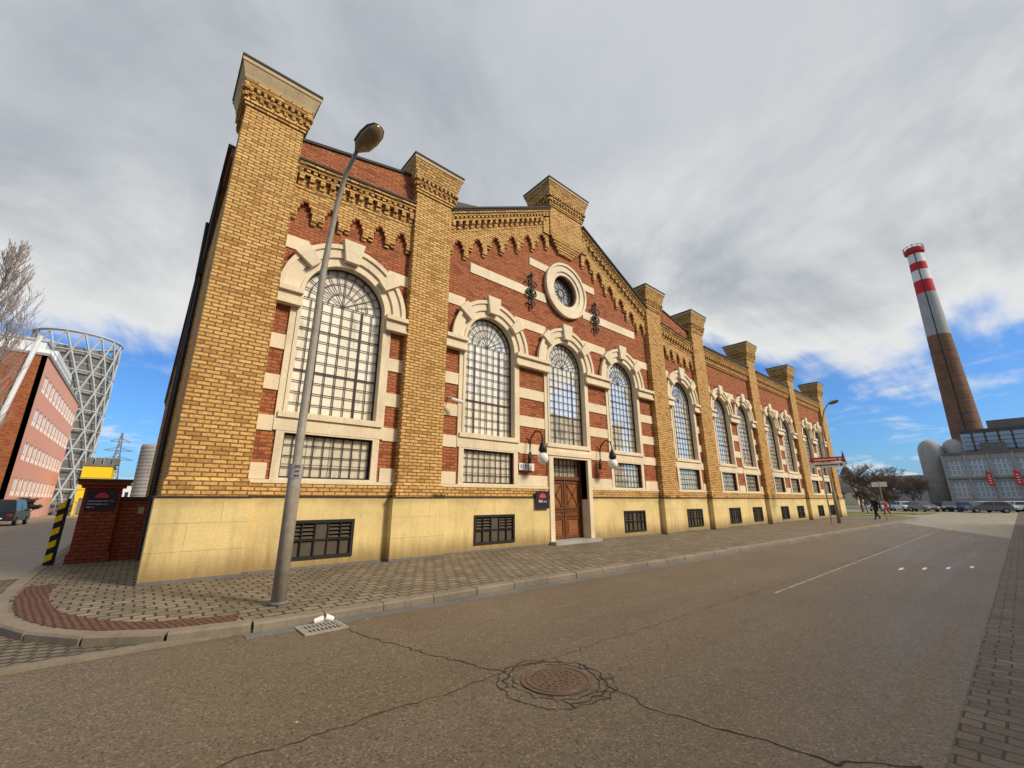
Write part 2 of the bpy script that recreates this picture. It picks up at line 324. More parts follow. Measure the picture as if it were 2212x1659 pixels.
def cornice(fn,x0,x1,frz=True,H=0,per=.86):
    F=lambda h0,h1,out,mat='yellow_brick': corn.slab(x0,fn(x0),x1,fn(x1),h0+H,h1+H,WY-out,WY+.1,mat)
    F(-.07,.0,.34,'dark_flashing');F(-.16,-.072,.30);F(-.26,-.162,.24);teeth(fn,x0,x1,.20,.11,-.36+H,-.262+H,WY-.22,WY+.1)
    F(-.36,-.262,.12);F(-.45,-.362,.19)
    F(-.84,-.452,.06);teeth(fn,x0,x1,.30,.14,-.64+H,-.452+H,WY-.22,WY);teeth(fn,x0,x1,.30,.14,-.80+H,-.642+H,WY-.15,WY)
    F(-.94,-.842,.14)
    if not frz:
        F(-1.05,-.942,.08);return
    n=max(1,round((x1-x0)/per));p=(x1-x0)/n
    for i in range(n):
        a=x0+i*p;zc=fn(a+p/2)+H
        W_=[(.0,.235,-1.88),(.235,.30,-1.60),(.30,.40,-1.43),(.40,.60,-1.31),(.60,.70,-1.43),(.70,.765,-1.60),(.765,1.0,-1.88)]
        for ta,tb,zz in W_:
            xa,xb=a+ta*p,a+tb*p;top=-.942+H
            corn.add([(xa,WY-.12,zc+zz),(xb,WY-.12,zc+zz),(xb,WY+.05,zc+zz),(xa,WY+.05,zc+zz),(xa,WY-.12,fn(xa)+top),(xb,WY-.12,fn(xb)+top),(xb,WY+.05,fn(xb)+top),(xa,WY+.05,fn(xa)+top)],
                     [(0,3,2,1),(0,1,5,4),(1,2,6,5),(3,0,4,7)],'yellow_brick')
        for ta,tb,zz in W_[1:-1]:
            corn.box(a+ta*p,a+tb*p,WY-.15,WY+.03,zc+zz-.06,zc+zz-.002,'red_brick')
        for ta,tb in ((.05,.235),(.765,.95)):
            corn.box(a+ta*p,a+tb*p,WY-.07,WY+.03,zc-1.98,zc-1.882,'yellow_brick')
def wallpoly(outer,holes): walls.prism(outer,holes,WY,WY+.45,'red_brick',back=True)
ct=lambda x:15.95-.52*abs(x-CXM)
ca=lambda x:11.62+.10*(x-1.9);cb=lambda x:11.62+.10*(25.96-x)
pa=lambda x:12.45+.22*(x-1.9);pb=lambda x:12.45+.22*(25.96-x)
hwA=1.23;cA=3.79;cB=24.07
CW=[9.4,13.7,17.95];hwC=1.18
LW=lambda c,h:[(c-h,2.24),(c+h,2.24),(c+h,3.40),(c-h,3.40)]
wallpoly([(1.5,1.7),(6.2,1.7),(6.2,pa(6.2)),(1.5,pa(1.5))],[archpoly(cA,hwA,ZB,ZS),LW(cA,1.2)])
wallpoly([(21.6,1.7),(26.3,1.7),(26.3,pb(26.3)),(21.6,pb(21.6))],[archpoly(cB,hwA,ZB,ZS),LW(cB,1.2)])
DX0,DX1,DZ=12.62,14.80,3.36
OC=(13.82,11.32)
circ=lambda r,n=32:[(OC[0]+r*math.cos(2*math.pi*i/n),OC[1]+r*math.sin(2*math.pi*i/n)) for i in range(n)]
wallpoly([(6.8,1.7),(DX0,1.7),(DX0,DZ),(DX1,DZ),(DX1,1.7),(21.2,1.7),(21.2,ct(21.2)),(CXM,ct(CXM)),(6.8,ct(6.8))],
   [archpoly(c,hwC,ZB,ZS) for c in CW]+[LW(CW[0],1.15),LW(CW[2],1.15),circ(.8)])
ZW=11.72;cw=lambda x:ZW
WING=[]
for (a0,a1),(b0,b1) in zip(PIL[3:6],PIL[4:7]):
    mid=(a1+b0)/2;cs=[mid-1.85,mid+1.85];WING.append((a1,b0,cs))
    wallpoly([(a1-.3,1.7),(b0+.3,1.7),(b0+.3,ZW),(a1-.3,ZW)],[archpoly(c,1.12,ZB,ZS) for c in cs]+[LW(c,1.05) for c in cs])
for c,x0,x1,fn,pf in ((cA,1.9,5.76,ca,pa),(cB,22.10,25.96,cb,pb)):
    window(c,hwA,1.86,x0,x1);lowwin(c,1.2)
    bands(x0,c-hwA-.262);bands(c+hwA+.262,x1)
    cornice(fn,x0,x1,per=.78)
    corn.slab(x0,pf(x0),x1,pf(x1),0,.09,WY-.06,WY+.5,'dark_flashing')
    stone.box(x0,x1,WY-.07,WY+.02,2.10,2.19,'cream_stone')
    corn.box(x0,x1,WY-.05,WY+.02,1.79,2.098,'yellow_brick')
lim=[7.26,(CW[0]+CW[1])/2,(CW[1]+CW[2])/2,20.60]
for i,c in enumerate(CW): window(c,hwC,1.80,lim[i]+.001,lim[i+1]-.001)
lowwin(CW[0],1.15);lowwin(CW[2],1.15)
bands(7.26,CW[0]-hwC-.262);bands(CW[2]+hwC+.262,20.60)
zz3=((5.65,6.07),(4.5,4.92),(3.42,3.82))
for i in (0,1):
    bands(CW[i]+hwC+.262,CW[i+1]-hwC-.262,zz3)
stone.box(CW[0]+1.36,DX0-.24,WY-.035,WY+.02,2.2,2.6,'cream_stone');stone.box(DX1+.24,CW[2]-1.36,WY-.035,WY+.02,2.2,2.6,'cream_stone')
for a,b in ((7.26,DX0-.24),(DX1+.24,20.60)):
    stone.box(a,b,WY-.07,WY+.02,2.10,2.19,'cream_stone');corn.box(a,b,WY-.05,WY+.02,1.79,2.098,'yellow_brick')
for a,b in ((7.26,CW[0]-1.25),(CW[0]+1.25,CW[1]-1.25),(CW[1]+1.25,CW[2]-1.25),(CW[2]+1.25,20.60)):
    stone.box(a,b,WY-.035,WY+.02,8.72,9.12,'cream_stone')
for c,x0,x1 in ((cA,1.9,5.76),(cB,22.1,25.96)):
    stone.box(x0,c-1.25,WY-.035,WY+.02,8.72,9.12,'cream_stone');stone.box(c+1.25,x1,WY-.035,WY+.02,8.72,9.12,'cream_stone')
for a,b in ((8.35,OC[0]-1.28),(OC[0]+1.28,19.5)): stone.box(a,b,WY-.035,WY+.02,10.32,10.74,'cream_stone')
for a,b in ((11.55,OC[0]-1.0),(OC[0]+1.0,16.1)): stone.box(a,b,WY-.035,WY+.02,11.92,12.28,'cream_stone')
stone.prism(circ(1.36),[circ(.98)],WY-.16,WY+.02,'cream_stone');stone.prism(circ(.99),[circ(.80)],WY-.10,WY+.2,'cream_stone');stone.prism(circ(1.40),[circ(1.28)],WY-.22,WY-.1,'cream_stone')
glass.prism(circ(.8),[],WY+.22,WY+.23,'window_glass');blind.box(12.9,14.8,WY+.30,WY+.32,10.4,12.3,'chimney_grey')
grid.prism(circ(.82),[circ(.75)],WY+.16,WY+.21,'iron');grid.prism(circ(.24),[circ(.19)],WY+.18,WY+.21,'iron');grid.prism(circ(.62),[circ(.585)],WY+.18,WY+.21,'iron')
for i in range(12):
    a=math.pi*2*i/12;c,s_=math.cos(a),math.sin(a);grid.tube([(OC[0]+.2*c,WY+.19,OC[1]+.2*s_),(OC[0]+.78*c,WY+.19,OC[1]+.78*s_)],.018,'iron',4)
cornice(ct,7.26,12.75);cornice(ct,15.10,20.60)
corn.slab(7.26,ct(7.26),12.75,ct(12.75),0,.08,WY-.38,WY+.5,'dark_flashing');corn.slab(15.1,ct(15.1),20.6,ct(20.6),0,.08,WY-.38,WY+.5,'dark_flashing')
def cap(x0,x1,y0,y1,zt,o=.28,mt='cap_stone'):
    R=lambda e:(x0-e,x1+e,y0-e,y1+e)
    def bx(e,z0,z1,mat='yellow_brick'): r=R(e);pil.box(*r,z0,z1,mat)
    bx(.05,zt-1.42,zt-1.34);bx(.08,zt-1.338,zt-1.26,'yellow_brick')
    bx(.03,zt-1.258,zt-.90)
    def saw(za,zb,st,w,e):
        n=int((x1-x0+2*e)/st);
        for i in range(n+1):
            x=x0-e+(x1-x0+2*e)*i/n;pil.box(x-w/2,x+w/2,y0-e,y0,za,zb,'yellow_brick')
        n=int((y1-y0+2*e)/st)
        for i in range(n+1):
            y=y0-e+(y1-y0+2*e)*i/n;pil.box(x0-e,x0,y-w/2,y+w/2,za,zb,'yellow_brick');pil.box(x1,x1+e,y-w/2,y+w/2,za,zb,'yellow_brick')
    saw(zt-1.19,zt-1.09,.2,.1,.09);
    bx(.10,zt-1.07,zt-.99);saw(zt-.98,zt-.87,.17,.09,.14);bx(.15,zt-.86,zt-.79)
    pil.frus(R(.13),R(.17),zt-.788,zt-.66,'yellow_brick')
    pil.frus(R(.17),R(.19),zt-.658,zt-.55,mt)
    pil.frus(R(.19),R(o),zt-.548,zt-.25,mt);bx(o+.02,zt-.248,zt-.12,'cap_stone')
    bx(o+.045,zt-.118,zt-.05,'dark_flashing')
    pil.frus(R(o+.03),(x0+.3,x1-.3,y0+.3,y1-.3),zt-.048,zt+.12,'dark_flashing')
for i,(a,b) in enumerate(PIL):
    y0,y1=.08,1.35
    pil.box(a,b,y0,y1,ZP,13.94-.5,'yellow_brick')
    pil.box(a-.05,b+.05,y0-.05,WY+.1,ZP+.005,2.10,'yellow_brick');pil.frus((a-.05,b+.05,y0-.05,WY+.1),(a-.002,b+.002,y0-.002,WY+.1),2.102,2.19,'yellow_brick')
    cap(a,b,y0,y1,13.94,mt='cap_stone' if i==0 else 'yellow_brick')
    e=.14
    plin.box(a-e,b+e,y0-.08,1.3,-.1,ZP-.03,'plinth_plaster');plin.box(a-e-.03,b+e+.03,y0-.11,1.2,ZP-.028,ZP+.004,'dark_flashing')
    plin.box(a-e-.01,b+e+.01,y0-.1,1.2,-.1,.07,'concrete_dark')
    for z in (.62,1.2): plin.box(a-e-.0015,b+e+.0015,y0-.0815,.3,z-.006,z+.006,'cap_stone')
    for x,z0,z1 in ((a+.5,.626,1.194),(a+1.1,1.206,1.73),(a+.95,.08,.614)): plin.box(x-.005,x+.005,y0-.0813,.3,z0,z1,'cap_stone')
pil.box(12.75,15.10,.10,1.3,13.9,16.5,'yellow_brick');cap(12.75,15.10,.10,1.35,16.97,mt='yellow_brick')
for k in range(5): pil.box(12.75+.13*(k+1),15.10-.13*(k+1),.11+.03*k,.5,13.9-.13*(k+1),13.898-.13*k,'yellow_brick')
pil.box(15.1,15.5,.16,.9,13.9,15.2,'yellow_brick');pil.box(12.35,12.75,.16,.9,13.9,15.2,'yellow_brick')
for x0,x1,cs in WING:
    for i,c in enumerate(cs): 
        mid=(cs[0]+cs[1])/2;window(c,1.12,1.66,x0 if i==0 else mid+.001,mid-.001 if i==0 else x1);lowwin(c,1.05)
    bands(x0,cs[0]-1.382);bands(cs[0]+1.382,cs[1]-1.382);bands(cs[1]+1.382,x1)
    for a,b in ((x0,cs[0]-1.2),(cs[0]+1.2,cs[1]-1.2),(cs[1]+1.2,x1)): stone.box(a,b,WY-.035,WY+.02,8.72,9.10,'cream_stone')
    cornice(cw,x0,x1,False,0);corn.slab(x0,ZW,x1,ZW,.001,.09,WY-.36,WY+.5,'dark_flashing')
    stone.box(x0,x1,WY-.07,WY+.02,2.10,2.19,'cream_stone');corn.box(x0,x1,WY-.05,WY+.02,1.79,2.098,'yellow_brick')
def plinth(x0,x1,vs):
    plin.prism([(x0,-.1),(x1,-.1),(x1,1.76),(x0,1.76)],[[(a,.25),(b,.25),(b,1.15),(a,1.15)] for a,b in vs],.27,.6,'plinth_plaster')
    plin.box(x0,x1,.23,.5,1.762,1.788,'dark_flashing')
    plin.prism([(x0,-.1),(x1,-.1),(x1,.06),(x0,.06)],[],.255,.3,'concrete_dark')
    for a,b in vs: cellar(a,b)
plinth(2.04,5.62,[(2.98,4.62)]);plinth(7.4,DX0-.22,[(8.75,10.5)]);plinth(DX1+.22,20.46,[(17.3,19.0)]);plinth(22.24,25.82,[(23.2,24.9)])
for x0,x1,cs in WING: plinth(x0+.14,x1-.14,[(c-.8,c+.8) for c in cs])
for a,b in ((DX0-.24,DX0),(DX1,DX1+.24)):
    stone.box(a,b,WY-.12,WY+.5,-.1,DZ,'cream_stone')
stone.box(DX0-.24,DX1+.24,WY-.12,WY+.5,DZ+.002,3.448,'cream_stone')
stone.box(CW[1]-hwC-.3,CW[1]+hwC+.3,WY-.16,WY+.02,3.45,3.62,'cream_stone')
stone.box(DX0-.3,DX1+.3,-.1,.8,-.1,.12,'concrete')
door=B('double_door');dy=WY+.38
door.box(DX0,DX0+.09,dy-.08,dy+.06,.12,DZ,'wood_dark');door.box(DX1-.09,DX1,dy-.08,dy+.06,.12,DZ,'wood_dark');door.box(DX0+.09,DX1-.09,dy-.1,dy+.06,2.5,2.64,'wood_dark')
mx_=(DX0+DX1)/2
for a,b in ((DX0+.09,mx_-.01),(mx_+.01,DX1-.09)):
    door.box(a,b,dy,dy+.05,.12,2.5,'wood')
    for z0,z1 in ((.2,.95),(1.03,1.25),(1.33,2.42)):
        door.prism([(a+.03,z0-.05),(b-.03,z0-.05),(b-.03,z1+.05),(a+.03,z1+.05)],[[(a+.13,z0+.06),(b-.13,z0+.06),(b-.13,z1-.06),(a+.13,z1-.06)]],dy-.035,dy,'wood_dark')
        door.box(a+.2,b-.2,dy-.02,dy+.01,z0+.12,z1-.12,'wood')
    w=.03;A=Vector((a+.13,1.39));Bq=Vector((b-.13,2.36));C=Vector((a+.13,2.36));D=Vector((b-.13,1.39))
    for p,q in ((A,Bq),(C,D)):
        d=(q-p).normalized();nrm=Vector((-d.y,d.x))*w;door.prism([tuple(p-nrm),tuple(q-nrm),tuple(q+nrm),tuple(p+nrm)],[],dy-.045,dy,'wood_dark')
door.box(mx_-.035,mx_+.035,dy-.06,dy+.02,.12,2.5,'wood_dark')
door.tube([(mx_+.12,dy-.1,1.28),(mx_+.12,dy-.1,1.16)],.015,'hubcap',6)
glass.box(DX0+.09,DX1-.09,dy+.0,dy+.01,2.64,DZ,'window_glass');blind.box(DX0,DX1,WY+.43,WY+.45,2.6,DZ+.1,'window_blinds')
for i in range(1,8): x=DX0+.09+(DX1-DX0-.18)*i/8;grid.box(x-.013,x+.013,dy-.03,dy-.004,2.64,DZ,'iron')
for z in (2.88,3.12): grid.box(DX0,DX1,dy-.03,dy-.005,z-.013,z+.013,'iron')
door.finish(hall)
def scroll(cx,cz,sx,sz,r,turn):
    pts=[]
    for i in range(15):
        t=i/14;a=turn*t*math.pi*1.5;rr=r*(1-.6*t);pts.append((cx+sx*(r-rr*math.cos(a)),WY-.12,cz+sz*rr*math.sin(a)))
    iron.tube(pts,.034,'iron',5)
for ax in (11.55,16.0):
    zc=10.55;iron.tube([(ax,WY-.12,zc-.85),(ax,WY-.12,zc+.75)],.05,'iron',6)
    for sgn in (-1,1):
        for zz,sz,r in ((zc+.35,1,.2),(zc-.05,1,.16),(zc-.1,-1,.17),(zc-.6,1,.13)): scroll(ax,zz,sgn,sz,r,1)
    iron.lathe((ax,WY-.12,zc+.75),[(.0,-.12),(.09,-.02),(.07,.08),(0,.2)],'iron',8);iron.lathe((ax,WY-.1,zc),[(.0,-.12),(.1,0),(0,.12)],'iron',8)
    iron.box(ax-.03,ax+.03,WY-.1,WY,zc-.03,zc+.03,'iron')
side=B('side_walls')
side.box(.42,.9,1.3,46,-.1,11.6,'yellow_brick');side.box(.34,.5,1.3,46,-.1,1.7,'plinth_plaster')
for y in (7,13,19,26,33,40): side.box(.34,.5,y,y+1.2,1.7,11.2,'yellow_brick')
side.box(.30,.9,1.36,46,11.6,11.9,'red_brick');side.box(.2,.9,1.36,46,11.9,12.02,'dark_flashing')
side.box(54.7,55.05,1.3,46,-.1,11.6,'yellow_brick')
side.box(.45,55.0,45.6,46,-.1,11.6,'red_brick')
side.tube([(.25,3.2,11.9),(.25,3.2,.2)],.05,'iron',8);side.tube([(.15,6.1,11.9),(.24,6.1,7.3),(.24,6.1,.2)],.05,'iron',8)
side.box(.12,.3,3.05,3.4,8.4,8.9,'iron')
roof=B('roof')
def gable(xa,za,xm,zm,xb,zb,y0,y1):
    roof.add([(xa,y0,za),(xm,y0,zm),(xb,y0,zb),(xa,y1,za),(xm,y1,zm),(xb,y1,zb)],[(0,1,4,3),(1,2,5,4),(0,2,1),(3,4,5)],'roof_metal')
gable(.5,11.6,CXM,15.4,27.3,11.6,.86,46);gable(27.3,11.5,41,12.6,55,11.5,5,46);roof.box(27.3,55,.9,5,11.2,11.4,'roof_metal')
bk=B('interior_shell');bk.box(.95,54.6,6,6.2,-.1,11.3,'concrete_dark')
for b_ in (walls,pil,stone,plin,corn,grid,glass,blind,vent,iron,side,roof,bk): b_.finish(hall)
for lx in (11.45,15.85):
    e=empty('wall_lantern');q=B('bracket')
    q.tube([(lx-.05,WY,3.2),(lx-.05,WY-.05,3.9),(lx-.04,WY-.12,4.1),(lx,WY-.35,4.32),(lx+.02,WY-.6,4.22),(lx+.02,WY-.68,3.95)],.03,'iron',8)
    q.lathe((lx+.02,WY-.68,3.42),[(.05,.0),(.14,.04),(.17,.12),(.12,.3),(.05,.42),(.03,.54)],'iron',14);q.box(lx-.12,lx+.02,WY-.04,WY-.001,3.05,3.5,'iron');q.finish(e,True)
    q=B('globe');q.lathe((lx+.02,WY-.68,3.22),[(.0,-.22)]+[(.22*math.cos(a),.22*math.sin(a)) for a in [math.radians(t) for t in range(-75,76,15)]]+[(0,.22)],'opal_glass',18);q.finish(e,True)
e=empty('house_number_sign');q=B('plates');q.box(10.78,11.22,.26,.29,2.78,3.05,'white_paint');q.box(11.28,11.56,.26,.29,2.78,3.05,'white_paint');q.finish(e)
text('number_red','819',(11.0,.257,2.91),(math.pi/2,0,0),.22,'black_text',e);text('number_black','1',(11.42,.257,2.91),(math.pi/2,0,0),.22,'red_mark',e)
e=empty('company_sign');q=B('panel');q.box(11.55,12.25,.17,.2,1.35,2.0,'sign_dark');q.prism(arc(11.9,1.74,.19,math.pi*.02,math.pi*.98,24),[],.166,.17,'red_mark');q.finish(e)
text('lettering','B&B, a.s.',(11.9,.163,1.63),(math.pi/2,0,0),.13,'white_text',e)
e=empty('cctv_camera');q=B('body');q.tube([(7.5,.0,5.0),(7.85,-.15,4.9)],.06,'white_paint',8);q.tube([(7.55,WY,5.15),(7.6,.05,5.05)],.025,'white_paint',6);q.finish(e)
for wx,wy,wz in ((7.15,-.02,1.78),(20.85,-.02,1.78),(21.9,0,1.78)):
    q=B('blades');rd=random.Random(int(wx*10))
    e=empty('weed_tuft',(wx,wy,wz))
    for i in range(60):
        a=rd.uniform(0,6.28);l=rd.uniform(.08,.24);p=Vector((rd.uniform(-.22,.22),rd.uniform(-.03,.06),0));t=p+Vector((math.cos(a)*l*.7,-abs(math.sin(a))*l*.4,l*rd.uniform(.3,1)))
        q.add([p,p+Vector((.02,0,0)),t],[(0,1,2)],'weed')
    q.finish(e)
# ---------------------------------------------------------------- ground
def sheet(name,poly,z,mat,thick=0):
    q=B(name)
    if thick: q.prism(poly,[],z,z-thick,mat,axis='z')
    else:
        tri=tessellate_polygon([[Vector((p[0],p[1],0)) for p in poly]]);q.add([(p[0],p[1],z) for p in poly],[tuple(t) for t in tri],mat)
    return q.finish()
sheet('ground',[(-900,-900),(900,-900),(900,900),(-900,900)],-.16,'ground_earth')
KB=[(-1.75,14),(-1.7,9),(-1.65,4),(-1.6,1.5),(-1.52,-.2),(-1.3,-1.6),(-.95,-2.6),(-.4,-3.5),(.3,-4.1),(1.3,-4.42),(4,-4.5),(8,-4.58),(14,-4.8),(20,-4.9),(30,-5.0),(45,-5.15),(54,-5.3),(58,-4.6),(60,-3),(60.6,0)]
sheet('road',[(-80,-11.3),(120,-11.3),(120,-4.0),(-80,-4.0)],-.12,'asphalt')
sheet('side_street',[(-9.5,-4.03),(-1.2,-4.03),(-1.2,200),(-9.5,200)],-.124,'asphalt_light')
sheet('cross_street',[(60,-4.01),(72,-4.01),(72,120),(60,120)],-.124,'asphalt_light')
sheet('road_sky_reflection',[(47,-5.0),(31,-11.2),(119,-11.2),(119,-4.05),(58,-4.05)],-.1175,'asphalt_light')  # paler overlay: sky reflection painted into the road colour
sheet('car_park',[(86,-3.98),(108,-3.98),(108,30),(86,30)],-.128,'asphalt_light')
sheet('street_far',[(86,-11.32),(150,-11.32),(150,-40),(86,-40)],-.128,'asphalt')
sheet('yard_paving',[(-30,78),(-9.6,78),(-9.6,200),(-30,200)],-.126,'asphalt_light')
sheet('cobbled_apron',[(-9.5,-4.32),(1.25,-4.32),(.9,-3),(-.5,-1),(-1.2,4),(-9.5,4)],-.105,'apron_setts')
sheet('pavement',KB+[(60.6,5),(55,5),(.3,5.4),(.3,14)],.0,'pavement_setts',.12)
def ribbon(name,pts,o0,o1,z0,z1,mat):
    q=B(name);P=[Vector(p) for p in pts];rs=[]
    for i,p in enumerate(P):
        d=(P[min(i+1,len(P)-1)]-P[max(i-1,0)]).normalized();n=Vector((-d.y,d.x));rs.append((p+n*o0,p+n*o1))
    for i in range(len(P)-1):
        a,b=rs[i];c,d=rs[i+1]
        q.add([(a.x,a.y,z0),(b.x,b.y,z0),(d.x,d.y,z0),(c.x,c.y,z0),(a.x,a.y,z1),(b.x,b.y,z1),(d.x,d.y,z1),(c.x,c.y,z1)],[(4,5,6,7),(0,1,5,4),(1,2,6,5),(2,3,7,6),(3,0,4,7)],mat)
    return q
def smooth(pts,n=4):
    P=[Vector(p) for p in pts];o=[]
    for i in range(len(P)-1):
        p0,p1,p2,p3=P[max(i-1,0)],P[i],P[i+1],P[min(i+2,len(P)-1)]
        for k in range(n):
            t=k/n;o.append(.5*((2*p1)+(-p0+p2)*t+(2*p0-5*p1+4*p2-p3)*t*t+(-p0+3*p1-3*p2+p3)*t**3))
    return o+[P[-1]]
kq=B('kerb');kp=smooth(KB,8)
def resample(P,step):
    out=[P[0]];rem=step
    for a,b in zip(P[:-1],P[1:]):
        l=(b-a).length;t=0
        while l-t>=rem: t+=rem;out.append(a+(b-a)*(t/l));rem=step
        rem-=l-t
    return out
kr=resample(kp,.95);rk=random.Random(5)
for a,b in zip(kr[:-1],kr[1:]):
    d=(b-a).normalized();n=Vector((-d.y,d.x));a2=a+d*.008;b2=b-d*.008;z1=.008+rk.uniform(-.006,.008);j=rk.uniform(-.008,.008)
    o0,o1=-.12+j,.10
    w=[a2+n*o0,a2+n*o1,b2+n*o1,b2+n*o0]
    w2=[a2+n*(o0+.025),a2+n*o1,b2+n*o1,b2+n*(o0+.025)]
    kq.add([(p.x,p.y,-.14) for p in w]+[(p.x,p.y,z1-.03) for p in w]+[(p.x,p.y,z1) for p in w2],[(0,1,5,4),(1,2,6,5),(2,3,7,6),(3,0,4,7),(4,5,9,8),(5,6,10,9),(6,7,11,10),(7,4,8,11),(8,9,10,11)],'kerb_stone')
kq.finish()
ribbon('apron_kerb',[(-9.5,-4.4),(1.6,-4.42)],-.1,.1,-.2,-.085,'kerb_stone').finish()
ribbon('gutter',[(1.4,-4.72),(4,-4.78),(8,-4.86),(14,-5.08),(20,-5.18),(30,-5.3),(45,-5.45)],-.12,.14,-.13,-.112,'concrete_dark').finish()
tp=smooth(KB[3:10],6);ribbon('tactile_paving',tp,.16,.58,-.01,.006,'tactile_paving').finish()
sheet('far_pavement',[(-80,-11.22),(80,-11.22),(80,-16),(-80,-16)],-.105,'gutter_bricks',.1)
sheet('lawn',[(74,-3),(84.5,-4),(84.5,26),(74,26)],-.04,'grass',.08)
sheet('verge',[(64,-2.5),(71,-2.8),(71,14),(64,14)],-.05,'grass',.06)
q=B('road_cracks')
def crack(pts,w,z=-.1165):
    P=[]
    for a,b in zip(pts[:-1],pts[1:]):
        a=Vector(a);b=Vector(b);n=max(2,int((b-a).length/.08));d=(b-a).normalized();nr=Vector((-d.y,d.x))
        for i in range(n): P.append(a+(b-a)*i/n+nr*random.uniform(-.035,.035))
    P.append(Vector(pts[-1]));w_=[w*random.uniform(.3,1.2) for _ in P]
    for i in range(len(P)-1):
        d=(P[i+1]-P[i]).normalized();n=Vector((-d.y,d.x));a=n*w_[i];b=n*w_[i+1]
        q.add([(P[i].x-a.x,P[i].y-a.y,z),(P[i].x+a.x,P[i].y+a.y,z),(P[i+1].x+b.x,P[i+1].y+b.y,z),(P[i+1].x-b.x,P[i+1].y-b.y,z)],[(0,1,2,3)],'crack')
crack([(2.55,-4.95),(2.7,-5.9),(2.95,-6.9),(3.3,-7.95)],.009);crack([(3.3,-7.95),(3.2,-8.3),(3.25,-8.7)],.007)
crack([(3.85,-8.85),(3.75,-9.4),(3.9,-10.1),(4.0,-10.7),(4.4,-11.1)],.012)
crack([(.2,-7.9),(1.5,-7.95),(3.3,-7.97)],.006,-.1168);crack([(3.3,-7.97),(7,-8.05),(14,-8.2),(30,-8.4)],.004,-.1168)
for r,k in ((.52,.010),(.44,.007),(.6,.006)):
    a0=random.uniform(0,6);crack([(3.55+r*math.cos(a0+t*.35),-8.45+r*math.sin(a0+t*.35)) for t in range(0,15)],k,-.1162)
for _ in range(14):
    a=random.uniform(0,6.28);r=random.uniform(.38,.5);crack([(3.55+r*math.cos(a),-8.45+r*math.sin(a)),(3.55+(r+.17)*math.cos(a+.15),-8.45+(r+.17)*math.sin(a+.15))],.005,-.1158)
q.finish()
q=B('road_marking_and_glint')
q.box(9.8,34,-8.41,-8.35,-.117,-.1155,'worn_marking_and_glint')  # long pale strip paints in light glinting off the road joint
for i,(x,y) in enumerate(((15.4,-9.5),(15.9,-9.9),(16.5,-10.3),(17.2,-10.7))): q.box(x,x+.5,y,y+.07,-.117,-.115,'white_paint')
q.box(41,41.35,-8.2,-5.4,-.114,-.113,'worn_marking_and_glint');q.box(36,60,-8.7,-8.62,-.114,-.113,'worn_marking_and_glint')
q.finish()
mh=empty('manhole_cover');q=B('cover');c0=(3.55,-8.45)
q.lathe((c0[0],c0[1],0),[(.36,-.119),(.36,-.108),(.33,-.106),(.325,-.114),(.31,-.114),(.305,-.106),(.0,-.106)],'manhole_iron',40)
for r in (.06,.12,.18,.24):
    for j in range(int(r*90)):
        a=2*math.pi*j/int(r*90);M=Matrix.Translation((c0[0]+r*math.cos(a),c0[1]+r*math.sin(a),-.103))@Matrix.Rotation(a,4,'Z')
        vs=[M@Vector(p) for p in ((-.014,-.02,-.004),(.014,-.02,-.004),(.014,.02,-.004),(-.014,.02,-.004),(-.012,-.017,.004),(.012,-.017,.004),(.012,.017,.004),(-.012,.017,.004))]
        q.add(vs,[(4,5,6,7),(0,1,5,4),(1,2,6,5),(2,3,7,6),(3,0,4,7)],'manhole_iron')
q.finish(mh)
dr=empty('storm_drain_grate',(2.32,-4.95,-.118),.02);q=B('grate')
q.prism([(-.3,-.26),(.3,-.26),(.3,.26),(-.3,.26)],[[(-.24,-.2),(.24,-.2),(.24,.2),(-.24,.2)]],.02,.0,'galvanised',axis='z')
q.box(-.24,.24,-.2,.2,-.01,.002,'black_paint')
for i in range(9): x=-.22+i*.055;q.box(x-.013,x+.013,-.2,.2,.002,.017,'galvanised')
q.box(-.24,.24,-.015,.015,.002,.018,'galvanised');q.finish(dr)
lt=empty('litter_cup',(2.42,-4.70,-.065));q=B('cup');M=Matrix.Rotation(1.4,4,'Y')
q.lathe((-.07,0,.0),[(.035,-.065),(.047,.065),(.042,.065),(.03,-.055)],'white_paint',12,M);q.lathe((.09,.02,.0),[(.035,-.065),(.047,.065),(.042,.065),(.03,-.055)],'white_paint',12,Matrix.Rotation(-1.2,4,'Y'));q.finish(lt)
rl=random.Random(11);q=B('scattered_grit')
for i in range(160):
    x=rl.uniform(.5,14);y=rl.choice([rl.gauss(-4.9,.15),rl.uniform(-11,-5)]) ;s_=rl.uniform(.006,.02);a=rl.uniform(0,3)
    q.add([(x+s_*math.cos(a+k*2.1)*(1+.5*(k==0)),y+s_*math.sin(a+k*2.1),-.115+.004*k) for k in range(3)],[(0,1,2)],rl.choice(['kerb_stone','cream_stone','wood_dark','black_paint']))
q.finish()
